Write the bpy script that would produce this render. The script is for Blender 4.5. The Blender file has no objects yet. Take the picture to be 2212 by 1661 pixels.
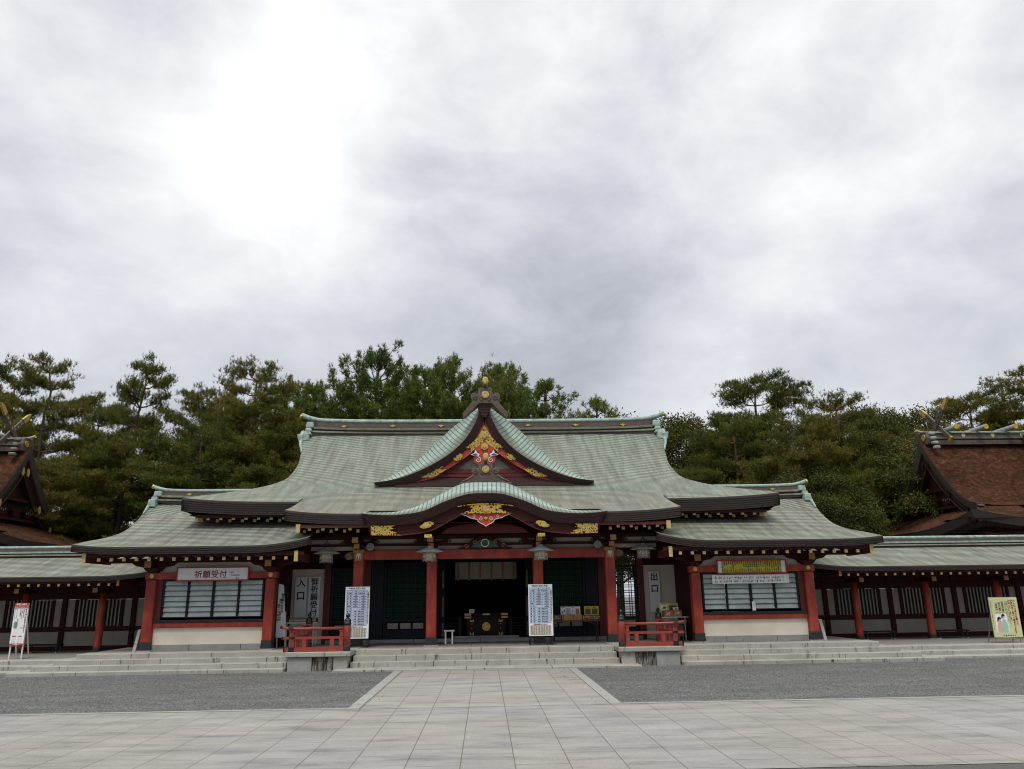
import bpy, math, random
import numpy as np
from mathutils import Vector, Matrix
R = math.radians
PI = math.pi
sc = bpy.context.scene
C = sc.collection
random.seed(7)

# ------------------------------------------------------------------ camera
cam = bpy.data.cameras.new('camera')
cam.sensor_width = 36.0
cam.lens = 36.0 * 1662 / 2212
cam.clip_start = 0.1
cam.clip_end = 3000
co = bpy.data.objects.new('camera', cam)
C.objects.link(co)
_p, _y, _r = R(15.46), R(2.141), R(0.811)
fw = Vector((math.sin(_y) * math.cos(_p), math.cos(_y) * math.cos(_p), math.sin(_p)))
rt = Vector((math.cos(_y), -math.sin(_y), 0))
up = rt.cross(fw)
r2 = rt * math.cos(_r) - up * math.sin(_r)
u2 = rt * math.sin(_r) + up * math.cos(_r)
co.matrix_world = Matrix(((r2.x, u2.x, -fw.x, 0), (r2.y, u2.y, -fw.y, 0), (r2.z, u2.z, -fw.z, 1.7), (0, 0, 0, 1)))
sc.camera = co

# ------------------------------------------------------------------ light, sky, exposure
SUN_EL, SUN_AZ = R(62), R(190)          # high thin cloud behind the viewer
sd = Vector((math.sin(SUN_AZ) * math.cos(SUN_EL), math.cos(SUN_AZ) * math.cos(SUN_EL), math.sin(SUN_EL)))
sl = bpy.data.lights.new('sun', 'SUN')
sl.energy = 2.1
sl.angle = R(22)
sl.color = (1, 0.97, 0.92)
so = bpy.data.objects.new('sun', sl)
C.objects.link(so)
so.rotation_euler = (-sd).to_track_quat('-Z', 'Y').to_euler()
so.location = (0, 0, 60)

w = bpy.data.worlds.new('World')
sc.world = w
w.use_nodes = True
nt = w.node_tree
N, L = nt.nodes, nt.links
for n in list(N):
    N.remove(n)
def wn(t, **k):
    n = N.new(t)
    for a, b in k.items():
        setattr(n, a, b)
    return n
out = wn('ShaderNodeOutputWorld')
bg = wn('ShaderNodeBackground')
bg.inputs['Strength'].default_value = 0.1
L.new(bg.outputs[0], out.inputs[0])
sky = wn('ShaderNodeTexSky', sky_type='NISHITA', sun_disc=False, sun_elevation=SUN_EL, sun_rotation=SUN_AZ)
tc = wn('ShaderNodeTexCoord')
def vm(op, a, b=None):
    n = wn('ShaderNodeVectorMath', operation=op)
    for i, v in enumerate((a, b)):
        if v is None: continue
        if hasattr(v, 'is_output'): L.new(v, n.inputs[i])
        else: n.inputs[i].default_value = v
    return n
def mm(op, a, b=None, c=None, clamp=False):
    n = wn('ShaderNodeMath', operation=op, use_clamp=clamp)
    for i, v in enumerate((a, b, c)):
        if v is None: continue
        if hasattr(v, 'is_output'): L.new(v, n.inputs[i])
        else: n.inputs[i].default_value = v
    return n.outputs[0]
D = vm('NORMALIZE', tc.outputs['Generated']).outputs[0]
sx = wn('ShaderNodeSeparateXYZ'); L.new(D, sx.inputs[0])
cb = vm('MULTIPLY', D, (1.0, 1.0, 1.55))
def noise(scale, detail, rough, dist, off):
    m = vm('ADD', cb.outputs[0], off)
    n = wn('ShaderNodeTexNoise')
    L.new(m.outputs[0], n.inputs['Vector'])
    n.inputs['Scale'].default_value = scale
    n.inputs['Detail'].default_value = detail
    n.inputs['Roughness'].default_value = rough
    n.inputs['Distortion'].default_value = dist
    return n.outputs[0]
n1 = noise(3.3, 7, 0.55, 0.5, (3.1, 7.7, 0))
n2 = noise(9.0, 8, 0.58, 0.4, (11.3, 2.2, 4))
val = mm('ADD', mm('MULTIPLY', mm('SUBTRACT', n1, 0.5), 6.3), mm('MULTIPLY', mm('SUBTRACT', n2, 0.5), 3.3))
val = mm('ADD', val, 7.75)
# broad light and dark cloud masses of this sky: direction, sharpness, amount
def pdir(px, py):
    d = fw + r2 * ((px - 1106) / 1662) - u2 * ((py - 830.5) / 1662)
    return d.normalized()
for (px, py, k, a) in (
        (560, 400, 130, 2.3), (650, 200, 160, 1.6), (480, 610, 160, 0.6), (1190, 400, 90, -0.7), (1330, 740, 60, -2.3),
        (300, 60, 90, -0.5), (120, 480, 90, -0.3), (1900, 120, 50, -1.0), (2150, 380, 120, 0.6), (1820, 540, 160, 0.6),
        (1560, 850, 120, 1.4), (2050, 740, 90, -0.9), (600, 770, 90, -1.3), (1000, 640, 120, -0.6), (900, 300, 150, -0.8)):
    d = pdir(px, py)
    dt = vm('DOT_PRODUCT', D, tuple(d)).outputs['Value']
    e = mm('EXPONENT', mm('MULTIPLY', mm('SUBTRACT', dt, 1.0), k))
    val = mm('ADD', val, mm('MULTIPLY', e, a))
val = mm('MINIMUM', mm('MAXIMUM', val, 3.2), 12.0)
# overcast sky brightest overhead; unseen half behind the viewer dimmed to darken the facade
val = mm('MULTIPLY', val, mm('ADD', mm('MULTIPLY', sx.outputs[2], 0.75), 0.80))
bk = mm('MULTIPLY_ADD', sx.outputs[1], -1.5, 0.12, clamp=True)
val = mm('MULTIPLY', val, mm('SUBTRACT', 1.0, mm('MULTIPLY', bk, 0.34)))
tint = wn('ShaderNodeValToRGB')
tint.color_ramp.elements[0].position = 0.35; tint.color_ramp.elements[0].color = (0.90, 0.94, 1.07, 1)
tint.color_ramp.elements[1].position = 0.97; tint.color_ramp.elements[1].color = (.985, 1, 1.02, 1)
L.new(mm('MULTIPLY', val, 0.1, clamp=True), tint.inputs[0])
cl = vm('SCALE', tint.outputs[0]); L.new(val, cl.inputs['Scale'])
mx = wn('ShaderNodeMix', data_type='RGBA')
mx.inputs[0].default_value = 0.93
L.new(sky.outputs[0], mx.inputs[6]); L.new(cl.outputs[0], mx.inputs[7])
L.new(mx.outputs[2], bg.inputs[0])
sc.view_settings.view_transform = 'Standard'
sc.view_settings.look = 'None'
sc.view_settings.gamma = 1
sc.view_settings.exposure = 0
sc.cycles.filter_width = 1.1
sc.cycles.max_bounces = 6
sc.cycles.diffuse_bounces = 3

# ------------------------------------------------------------------ helpers
class MB:
    def __init__(s):
        s.v, s.f, s.uv = [], [], []
    def add(s, vs, fs, uvs=None):
        o = len(s.v)
        s.v += [tuple(map(float, q)) for q in vs]
        s.f += [tuple(i + o for i in f) for f in fs]
        s.uv += list(uvs) if uvs is not None else [(q[0] + q[1] * .37, q[2]) for q in vs]
        return s
    def box(s, x0, x1, y0, y1, z0, z1):
        return s.add([(x0, y0, z0), (x1, y0, z0), (x1, y1, z0), (x0, y1, z0), (x0, y0, z1), (x1, y0, z1), (x1, y1, z1), (x0, y1, z1)],
                     [(3, 2, 1, 0), (4, 5, 6, 7), (0, 1, 5, 4), (1, 2, 6, 5), (2, 3, 7, 6), (3, 0, 4, 7)])
    def cbox(s, x, y, z, a, b, c):
        return s.box(x - a / 2, x + a / 2, y - b / 2, y + b / 2, z - c / 2, z + c / 2)
    def tbox(s, x, y, z0, z1, a0, b0, a1, b1):
        vs = []
        for z, a, b in ((z0, a0, b0), (z1, a1, b1)):
            vs += [(x - a / 2, y - b / 2, z), (x + a / 2, y - b / 2, z), (x + a / 2, y + b / 2, z), (x - a / 2, y + b / 2, z)]
        return s.add(vs, [(3, 2, 1, 0), (4, 5, 6, 7), (0, 1, 5, 4), (1, 2, 6, 5), (2, 3, 7, 6), (3, 0, 4, 7)])
    def bar(s, p0, p1, a, b, upv=(0, 0, 1)):
        p0, p1 = Vector(p0), Vector(p1)
        d = (p1 - p0).normalized()
        u = Vector(upv)
        if abs(d.dot(u)) > .98: u = Vector((0, 1, 0))
        x = d.cross(u).normalized(); z = x.cross(d)
        vs = []
        for p in (p0, p1):
            for i, j in ((-1, -1), (1, -1), (1, 1), (-1, 1)):
                vs.append(p + x * (i * a / 2) + z * (j * b / 2))
        return s.add(vs, [(0, 1, 2, 3), (7, 6, 5, 4), (0, 4, 5, 1), (1, 5, 6, 2), (2, 6, 7, 3), (3, 7, 4, 0)])
    def tube(s, path, rad, n=10, caps=True):
        path = [Vector(p) for p in path]
        if not hasattr(rad, '__len__'): rad = [rad] * len(path)
        vs, fs = [], []
        ref = None
        for i, p in enumerate(path):
            d = (path[min(i + 1, len(path) - 1)] - path[max(i - 1, 0)]).normalized()
            if ref is None:
                ref = Vector((0, 0, 1)) if abs(d.z) < .9 else Vector((1, 0, 0))
            x = d.cross(ref).normalized(); y = x.cross(d).normalized()
            ref = y
            for k in range(n):
                a = 2 * PI * k / n
                vs.append(p + (x * math.cos(a) + y * math.sin(a)) * rad[i])
        for i in range(len(path) - 1):
            for k in range(n):
                fs.append((i * n + k, i * n + (k + 1) % n, (i + 1) * n + (k + 1) % n, (i + 1) * n + k))
        if caps:
            fs.append(tuple(range(n - 1, -1, -1))); fs.append(tuple((len(path) - 1) * n + k for k in range(n)))
        return s.add(vs, fs)
    def lathe(s, prof, c=(0, 0, 0), n=12, rot=0, axis='z'):
        vs, fs = [], []
        for (r, z) in prof:
            for k in range(n):
                a = 2 * PI * k / n + rot
                q = (r * math.cos(a), r * math.sin(a), z)
                if axis == 'y': q = (q[0], q[2], q[1])
                vs.append((c[0] + q[0], c[1] + q[1], c[2] + q[2]))
        for i in range(len(prof) - 1):
            for k in range(n):
                f = (i * n + k, i * n + (k + 1) % n, (i + 1) * n + (k + 1) % n, (i + 1) * n + k)
                fs.append(f if axis == 'z' else f[::-1])
        fs.append(tuple(range(n - 1, -1, -1))); fs.append(tuple((len(prof) - 1) * n + k for k in range(n)))
        return s.add(vs, fs)
    def prism(s, pts, y0, y1):
        """outline in x,z pushed from y0 (front) to y1"""
        n = len(pts)
        a = sum(pts[i][0] * pts[(i + 1) % n][1] - pts[(i + 1) % n][0] * pts[i][1] for i in range(n))
        if a < 0: pts = pts[::-1]
        vs = [(x, y0, z) for x, z in pts] + [(x, y1, z) for x, z in pts]
        fs = [tuple(range(n)), tuple(range(2 * n - 1, n - 1, -1))]
        fs += [(i, i + n, (i + 1) % n + n, (i + 1) % n) for i in range(n)]
        return s.add(vs, fs)
    def prismx(s, pts, x0, x1):
        """outline in y,z pushed along x"""
        n = len(pts)
        vs = [(x0, y, z) for y, z in pts] + [(x1, y, z) for y, z in pts]
        fs = [tuple(range(n)), tuple(range(2 * n - 1, n - 1, -1))]
        fs += [(i, i + n, (i + 1) % n + n, (i + 1) % n) for i in range(n)]
        return s.add(vs, fs)
    def surf(s, P, uv=None):
        m, n = len(P), len(P[0])
        vs = [q for row in P for q in row]
        fs = [(i * n + j, i * n + j + 1, (i + 1) * n + j + 1, (i + 1) * n + j) for i in range(m - 1) for j in range(n - 1)]
        uvs = None
        if uv is not None: uvs = [q for row in uv for q in row]
        return s.add(vs, fs, uvs)
    def build(s, name, mat, parent=None, smooth=False, bevel=0, recalc=True):
        me = bpy.data.meshes.new(name)
        me.from_pydata(s.v, [], s.f)
        ul = me.uv_layers.new(name='UVMap')
        li = np.empty(len(me.loops), dtype=np.int32); me.loops.foreach_get('vertex_index', li)
        ul.data.foreach_set('uv', np.array(s.uv, dtype=np.float32)[li].ravel())
        if smooth:
            me.polygons.foreach_set('use_smooth', [True] * len(me.polygons))
        me.materials.append(mat)
        o = bpy.data.objects.new(name, me)
        C.objects.link(o)
        if parent is not None:
            o.parent = parent
            if parent.type == 'EMPTY': o.matrix_parent_inverse = Matrix.Translation(parent.location).inverted()
        if bevel:
            b = o.modifiers.new('bevel', 'BEVEL'); b.width = bevel; b.segments = 1; b.limit_method = 'ANGLE'
        return o

# parents sit at the world origin of their parts: every part is modelled in world metres,
# and a thing's Empty carries the base point in its location
def tag(o, label, cat, group=None, kind=None):
    o['label'] = label; o['category'] = cat
    if group: o['group'] = group
    if kind: o['kind'] = kind
    return o
def thing(name, label, cat, loc=(0, 0, 0), group=None):
    o = bpy.data.objects.new(name, None)
    o.empty_display_size = .2
    C.objects.link(o); o.location = loc
    return tag(o, label, cat, group)
def structure(o):
    o['kind'] = 'structure'; return o
def dup(o, parent, dx=0, dy=0, dz=0):
    """copy a part with its sub-parts under a parent, moved"""
    c = o.copy(); C.objects.link(c); c.parent = parent
    if parent.type == 'EMPTY': c.matrix_parent_inverse = Matrix.Translation(parent.location).inverted()
    c.location = (o.location[0] + dx, o.location[1] + dy, o.location[2] + dz)
    for ch in [q for q in bpy.data.objects if q.parent == o]:
        g = ch.copy(); C.objects.link(g); g.parent = c
    return c

# ------------------------------------------------------------------ materials
def newmat(name):
    m = bpy.data.materials.new(name); m.use_nodes = True
    return m, m.node_tree.nodes, m.node_tree.links, m.node_tree.nodes['Principled BSDF']
def ramp(N, pts):
    r = N.new('ShaderNodeValToRGB')
    e = r.color_ramp.elements
    while len(e) < len(pts): e.new(0.5)
    for i, (p, c) in enumerate(pts):
        e[i].position = p; e[i].color = (*c, 1) if len(c) == 3 else c
    return r
def mul(c, k): return tuple(min(1, q * k) for q in c)
def mat(name, col, rough=.6, scale=6, amount=.25, bump=0, bscale=40, metal=0, stretch=(1, 1, 1), spec=.5, col2=None):
    m, N, L, b = newmat(name)
    t = N.new('ShaderNodeTexCoord'); mp = N.new('ShaderNodeMapping'); mp.inputs['Scale'].default_value = stretch
    L.new(t.outputs['Object'], mp.inputs[0])
    n = N.new('ShaderNodeTexNoise'); n.inputs['Scale'].default_value = scale; n.inputs['Detail'].default_value = 6; n.inputs['Roughness'].default_value = .65
    L.new(mp.outputs[0], n.inputs['Vector'])
    r = ramp(N, [(.3, mul(col, 1 - amount)), (.7, col2 or mul(col, 1 + amount))])
    L.new(n.outputs[0], r.inputs[0]); L.new(r.outputs[0], b.inputs['Base Color'])
    b.inputs['Roughness'].default_value = rough; b.inputs['Metallic'].default_value = metal
    b.inputs['Specular IOR Level'].default_value = spec
    if bump:
        n2 = N.new('ShaderNodeTexNoise'); n2.inputs['Scale'].default_value = bscale; n2.inputs['Detail'].default_value = 4
        L.new(mp.outputs[0], n2.inputs['Vector'])
        bp = N.new('ShaderNodeBump'); bp.inputs['Strength'].default_value = bump; bp.inputs['Distance'].default_value = .02
        L.new(n2.outputs[0], bp.inputs['Height']); L.new(bp.outputs[0], b.inputs['Normal'])
    return m

def roofmat(name, c1, c2, gap, row, width, line, seam, stain, streak=.5, grey=(.34, .36, .32), lip=None):
    """copper sheets laid in courses: UV in metres, v runs up the slope"""
    m, N, L, b = newmat(name)
    def math_(op, a, bb=None):
        n = N.new('ShaderNodeMath'); n.operation = op
        for i, v in enumerate((a, bb)):
            if v is None: continue
            if hasattr(v, 'is_output'): L.new(v, n.inputs[i])
            else: n.inputs[i].default_value = v
        return n.outputs[0]
    def mixc(f, a, c, blend='MIX'):
        n = N.new('ShaderNodeMix'); n.data_type = 'RGBA'; n.blend_type = blend
        for i, v in ((0, f), (6, a), (7, c)):
            if hasattr(v, 'is_output'): L.new(v, n.inputs[i])
            elif i: n.inputs[i].default_value = (*v, 1)
            else: n.inputs[i].default_value = v
        return n.outputs[2]
    uv = N.new('ShaderNodeUVMap')
    sp = N.new('ShaderNodeSeparateXYZ'); L.new(uv.outputs[0], sp.inputs[0])
    br = N.new('ShaderNodeTexBrick')
    L.new(uv.outputs[0], br.inputs['Vector'])
    br.inputs['Scale'].default_value = 1; br.inputs['Brick Width'].default_value = width; br.inputs['Row Height'].default_value = row
    br.inputs['Mortar Size'].default_value = seam; br.inputs['Mortar Smooth'].default_value = .1; br.inputs['Bias'].default_value = 0
    br.inputs['Color1'].default_value = (*c1, 1); br.inputs['Color2'].default_value = (*c2, 1); br.inputs['Mortar'].default_value = (*mul(c2, .62), 1)
    fr = math_('FRACT', math_('DIVIDE', sp.outputs[1], row))
    rl_ = ramp(N, [(0, (1, 1, 1)), (line * .7, (1, 1, 1)), (line * 1.3, (0, 0, 0))]); L.new(fr, rl_.inputs[0])
    mp = N.new('ShaderNodeMapping'); L.new(uv.outputs[0], mp.inputs[0]); mp.inputs['Scale'].default_value = (3.4, .30, 1)
    ns = N.new('ShaderNodeTexNoise'); ns.inputs['Scale'].default_value = 1.5; ns.inputs['Detail'].default_value = 8; ns.inputs['Roughness'].default_value = .66
    L.new(mp.outputs[0], ns.inputs['Vector'])
    nb = N.new('ShaderNodeTexNoise'); nb.inputs['Scale'].default_value = .55; nb.inputs['Detail'].default_value = 6; nb.inputs['Roughness'].default_value = .6
    L.new(uv.outputs[0], nb.inputs['Vector'])
    r1 = ramp(N, [(.36, (1, 1, 1)), (.60, (0, 0, 0))]); L.new(ns.outputs[0], r1.inputs[0])
    rb = ramp(N, [(.36, (0, 0, 0)), (.66, (1, 1, 1))]); L.new(nb.outputs[0], rb.inputs[0])
    col = mixc(math_('MULTIPLY', rb.outputs[0], .75), br.outputs[0], grey)
    col = mixc(math_('MULTIPLY', r1.outputs[0], streak), col, stain, 'MULTIPLY')
    if lip:                                # brown weathering that creeps up from the drip edge
        ed = math_('SUBTRACT', sp.outputs[0], math_('MULTIPLY', ns.outputs[0], .30))
        re_ = ramp(N, [(lip[0], (1, 1, 1)), (lip[1], lip[2])]); L.new(ed, re_.inputs[0])
        col = mixc(1.0, col, re_.outputs[0], 'MULTIPLY')
    col = mixc(math_('MULTIPLY', rl_.outputs[0], .78), col, gap)
    L.new(col, b.inputs['Base Color'])
    b.inputs['Roughness'].default_value = .6; b.inputs['Specular IOR Level'].default_value = .35
    bp = N.new('ShaderNodeBump'); bp.inputs['Strength'].default_value = .5; bp.inputs['Distance'].default_value = .02
    L.new(fr, bp.inputs['Height']); L.new(bp.outputs[0], b.inputs['Normal'])
    return m

M = {}
M['copper'] = roofmat('copper_shingles', (.315, .375, .30), (.26, .31, .25), (.04, .045, .03), .155, .9, .36, .006, (.42, .39, .34), .7, (.29, .295, .235))
M['copper_low'] = roofmat('copper_shingles_grey', (.31, .345, .27), (.255, .28, .22), (.045, .045, .03), .125, .9, .36, .006, (.50, .45, .38), .7, (.29, .27, .21))
M['copper_wing'] = roofmat('copper_shingles_wing', (.31, .36, .285), (.255, .295, .235), (.04, .042, .03), .155, .9, .38, .006, (.42, .36, .29), .8, (.30, .285, .225))
M['verge'] = roofmat('copper_verge_tiles', (.40, .53, .47), (.30, .41, .37), (.03, .04, .035), .125, .26, .17, .010, (.62, .58, .50), .7, (.42, .52, .47), (.20, .44, (.42, .34, .28)))
M['patina'] = mat('green_patina_copper', (.29, .385, .34), .6, 7, .42, .25, 30)
M['patina_dk'] = mat('brown_green_copper', (.16, .17, .13), .5, 5, .35)
M['bronze'] = mat('brown_copper_sheet', (.105, .075, .06), .5, 7, .3, .2, 25)
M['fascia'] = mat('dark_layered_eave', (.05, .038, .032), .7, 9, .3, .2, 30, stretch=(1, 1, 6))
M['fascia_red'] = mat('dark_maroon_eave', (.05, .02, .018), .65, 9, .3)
def vermilion():
    m, N, L, b = newmat('vermilion_paint')
    t = N.new('ShaderNodeTexCoord')
    def ns(scale, st, det=7, rough=.65):
        mp = N.new('ShaderNodeMapping'); mp.inputs['Scale'].default_value = st; L.new(t.outputs['Object'], mp.inputs[0])
        n = N.new('ShaderNodeTexNoise'); n.inputs['Scale'].default_value = scale; n.inputs['Detail'].default_value = det; n.inputs['Roughness'].default_value = rough
        L.new(mp.outputs[0], n.inputs['Vector']); return n.outputs[0]
    r = ramp(N, [(.30, (.20, .017, .009)), (.5, (.31, .034, .015)), (.68, (.42, .068, .03))]); L.new(ns(2.2, (1.5, 1.5, .8)), r.inputs[0])
    s = ramp(N, [(.60, (0, 0, 0)), (.72, (1, 1, 1))]); L.new(ns(7, (4, 4, .35), 9, .72), s.inputs[0])
    mx = N.new('ShaderNodeMix'); mx.data_type = 'RGBA'; L.new(s.outputs[0], mx.inputs[0]); L.new(r.outputs[0], mx.inputs[6]); mx.inputs[7].default_value = (.44, .115, .07, 1)
    s2 = ramp(N, [(.62, (0, 0, 0)), (.70, (1, 1, 1))]); L.new(ns(9, (3, 3, .5), 9, .75), s2.inputs[0])
    mx2 = N.new('ShaderNodeMix'); mx2.data_type = 'RGBA'; L.new(s2.outputs[0], mx2.inputs[0]); L.new(mx.outputs[2], mx2.inputs[6]); mx2.inputs[7].default_value = (.10, .012, .01, 1)
    L.new(mx2.outputs[2], b.inputs['Base Color']); b.inputs['Roughness'].default_value = .55
    return m
M['verm'] = vermilion()
M['verm_dk'] = mat('old_vermilion_paint', (.11, .013, .009), .6, 6, .3, .1, 30)
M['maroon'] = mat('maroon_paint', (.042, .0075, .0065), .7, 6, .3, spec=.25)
M['brightred'] = mat('bright_vermilion', (.46, .055, .03), .5, 6, .2)
M['railred'] = mat('rail_vermilion', (.30, .05, .036), .42, 8, .18, .1, 30)
M['black'] = mat('black_lacquer', (.012, .013, .015), .35, 6, .3)
M['navy'] = mat('black_blue_lacquer', (.014, .017, .024), .55, 6, .3, spec=.2)
M['sleeve'] = mat('black_bronze_sleeve', (.022, .026, .030), .35, 14, .5, .5, 60)
M['gold'] = mat('gilded_metal', (.62, .38, .05), .35, 16, .4, .6, 55, metal=.6, col2=(.88, .66, .18))
def openwork():
    m, N, L, b = newmat('gilt_openwork')
    t = N.new('ShaderNodeTexCoord')
    v = N.new('ShaderNodeTexVoronoi'); v.feature = 'DISTANCE_TO_EDGE'; v.inputs['Scale'].default_value = 13; L.new(t.outputs['Object'], v.inputs['Vector'])
    n = N.new('ShaderNodeTexNoise'); n.inputs['Scale'].default_value = 5; n.inputs['Detail'].default_value = 3; L.new(t.outputs['Object'], n.inputs['Vector'])
    a = N.new('ShaderNodeMath'); a.operation = 'MULTIPLY'; L.new(v.outputs['Distance'], a.inputs[0]); L.new(n.outputs[0], a.inputs[1])
    r = ramp(N, [(.085, (0, 0, 0)), (.105, (1, 1, 1))]); L.new(a.outputs[0], r.inputs[0])
    c = N.new('ShaderNodeMix'); c.data_type = 'RGBA'; L.new(r.outputs[0], c.inputs[0]); c.inputs[6].default_value = (.74, .50, .09, 1); c.inputs[7].default_value = (.05, .012, .008, 1)
    L.new(c.outputs[2], b.inputs['Base Color'])
    i = N.new('ShaderNodeMath'); i.operation = 'MULTIPLY_ADD'; L.new(r.outputs[0], i.inputs[0]); i.inputs[1].default_value = -.6; i.inputs[2].default_value = .6; L.new(i.outputs[0], b.inputs['Metallic'])
    b.inputs['Roughness'].default_value = .36
    bp = N.new('ShaderNodeBump'); bp.inputs['Strength'].default_value = .7; bp.inputs['Distance'].default_value = .02; bp.invert = True; L.new(a.outputs[0], bp.inputs['Height']); L.new(bp.outputs[0], b.inputs['Normal'])
    return m
M['openwork'] = openwork()
M['goldflat'] = mat('gold_paint', (.54, .41, .16), .45, 14, .25)
M['tan'] = mat('tan_end_plate', (.34, .17, .05), .5, 14, .3)
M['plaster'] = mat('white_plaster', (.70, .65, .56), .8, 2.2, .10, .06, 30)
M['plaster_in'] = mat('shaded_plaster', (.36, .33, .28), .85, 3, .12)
M['cream'] = mat('cream_render', (.84, .77, .63), .85, 1.3, .10, .08, 40)
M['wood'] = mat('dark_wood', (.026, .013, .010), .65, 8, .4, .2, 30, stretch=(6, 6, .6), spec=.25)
M['lattice'] = mat('dark_green_lattice', (.012, .05, .028), .6, 6, .3, spec=.2)
M['glass'] = mat('dark_glass', (.010, .011, .010), .4, 3, .2, spec=.12)
M['louver'] = mat('pale_louver_glass', (.52, .57, .56), .22, 4, .2)
M['louver_edge'] = mat('green_glass_edge', (.02, .10, .06), .3, 4, .2)
M['white'] = mat('white_board', (.84, .86, .86), .5, 2, .05)
M['white_metal'] = mat('white_painted_metal', (.68, .68, .66), .4, 5, .08)
M['grey_board'] = mat('grey_white_board', (.84, .88, .87), .5, 2, .06)
M['ink'] = mat('black_ink', (.012, .012, .014), .6, 5, .1)
M['ink_red'] = mat('red_ink', (.28, .02, .02), .6, 5, .1)
M['ink_blue'] = mat('blue_ink', (.10, .13, .22), .6, 5, .1)
M['red_frame'] = mat('red_frame_paint', (.40, .02, .02), .5, 5, .1)
M['signred'] = mat('bright_red_print', (.52, .03, .02), .5, 5, .1)
M['cellblue'] = mat('pale_blue_print', (.50, .60, .74), .5, 5, .05)
M['cellcream'] = mat('pale_cream_print', (.66, .62, .50), .5, 5, .05)
M['yellow'] = mat('yellow_print', (.62, .53, .05), .5, 5, .1)
M['paleyellow'] = mat('pale_yellow_print', (.62, .62, .33), .5, 3, .05)
M['orange'] = mat('orange_box_print', (.48, .20, .05), .5, 8, .3)
M['redbox'] = mat('red_box_print', (.22, .04, .02), .5, 10, .4)
M['greenprint'] = mat('green_box_print', (.18, .30, .18), .5, 10, .4)
M['photo'] = mat('dark_photo_print', (.10, .085, .06), .4, 14, .7)
M['card'] = mat('cardboard', (.26, .14, .07), .8, 5, .2)
M['steel'] = mat('grey_steel', (.30, .31, .31), .4, 8, .2, metal=.5)
M['silver'] = mat('silver_metal', (.68, .69, .65), .5, 9, .2, metal=0)
M['lanternglass'] = mat('milky_lantern_glass', (.80, .76, .62), .4, 10, .25)
M['skin'] = mat('skin_print', (.62, .42, .33), .6, 5, .1)
M['mint'] = mat('mint_print', (.32, .56, .48), .6, 5, .1)
M['bark'] = mat('pine_bark', (.075, .048, .036), .9, 9, .5, .8, 22, stretch=(1, 1, .4))
M['barkred'] = mat('red_pine_bark', (.13, .065, .04), .9, 9, .5, .8, 22, stretch=(1, 1, .4))

def stone(name, col, stain=0.0, scale=3):
    m, N, L, b = newmat(name)
    t = N.new('ShaderNodeTexCoord')
    g = N.new('ShaderNodeTexNoise'); g.inputs['Scale'].default_value = 90; g.inputs['Detail'].default_value = 3
    L.new(t.outputs['Object'], g.inputs['Vector'])
    n = N.new('ShaderNodeTexNoise'); n.inputs['Scale'].default_value = scale; n.inputs['Detail'].default_value = 8; n.inputs['Roughness'].default_value = .7
    L.new(t.outputs['Object'], n.inputs['Vector'])
    r = ramp(N, [(.3, mul(col, .78)), (.68, mul(col, 1.1))]); L.new(n.outputs[0], r.inputs[0])
    rg = ramp(N, [(.3, (.62, .62, .62)), (.6, (1, 1, 1))]); L.new(g.outputs[0], rg.inputs[0])
    mx = N.new('ShaderNodeMix'); mx.data_type = 'RGBA'; mx.blend_type = 'MULTIPLY'; mx.inputs[0].default_value = .7
    L.new(r.outputs[0], mx.inputs[6]); L.new(rg.outputs[0], mx.inputs[7])
    last = mx.outputs[2]
    if stain:
        mp = N.new('ShaderNodeMapping'); mp.inputs['Scale'].default_value = (3.2, 3.2, .55); L.new(t.outputs['Object'], mp.inputs[0])
        s = N.new('ShaderNodeTexNoise'); s.inputs['Scale'].default_value = 2.2; s.inputs['Detail'].default_value = 9; s.inputs['Roughness'].default_value = .75
        L.new(mp.outputs[0], s.inputs['Vector'])
        rs = ramp(N, [(.66 - .22 * stain, (0, 0, 0)), (.74 - .2 * stain, (1, 1, 1))]); L.new(s.outputs[0], rs.inputs[0])
        m2 = N.new('ShaderNodeMix'); m2.data_type = 'RGBA'; L.new(rs.outputs[0], m2.inputs[0]); L.new(last, m2.inputs[6]); m2.inputs[7].default_value = (.035, .032, .024, 1)
        last = m2.outputs[2]
    L.new(last, b.inputs['Base Color'])
    b.inputs['Roughness'].default_value = .85
    bp = N.new('ShaderNodeBump'); bp.inputs['Strength'].default_value = .35; bp.inputs['Distance'].default_value = .01
    L.new(g.outputs[0], bp.inputs['Height']); L.new(bp.outputs[0], b.inputs['Normal'])
    return m
M['step'] = stone('granite_step', (.43, .415, .36), .40, 1.6)
M['plinth'] = stone('granite_block', (.36, .365, .345), .2)
M['stained'] = stone('black_streaked_granite', (.34, .32, .26), .95)
M['floor'] = stone('granite_floor', (.27, .25, .215))
M['kerb'] = stone('kerb_stone', (.38, .375, .35))
M['joint'] = mat('dark_joint', (.05, .042, .03), .9, 10, .3)

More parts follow.
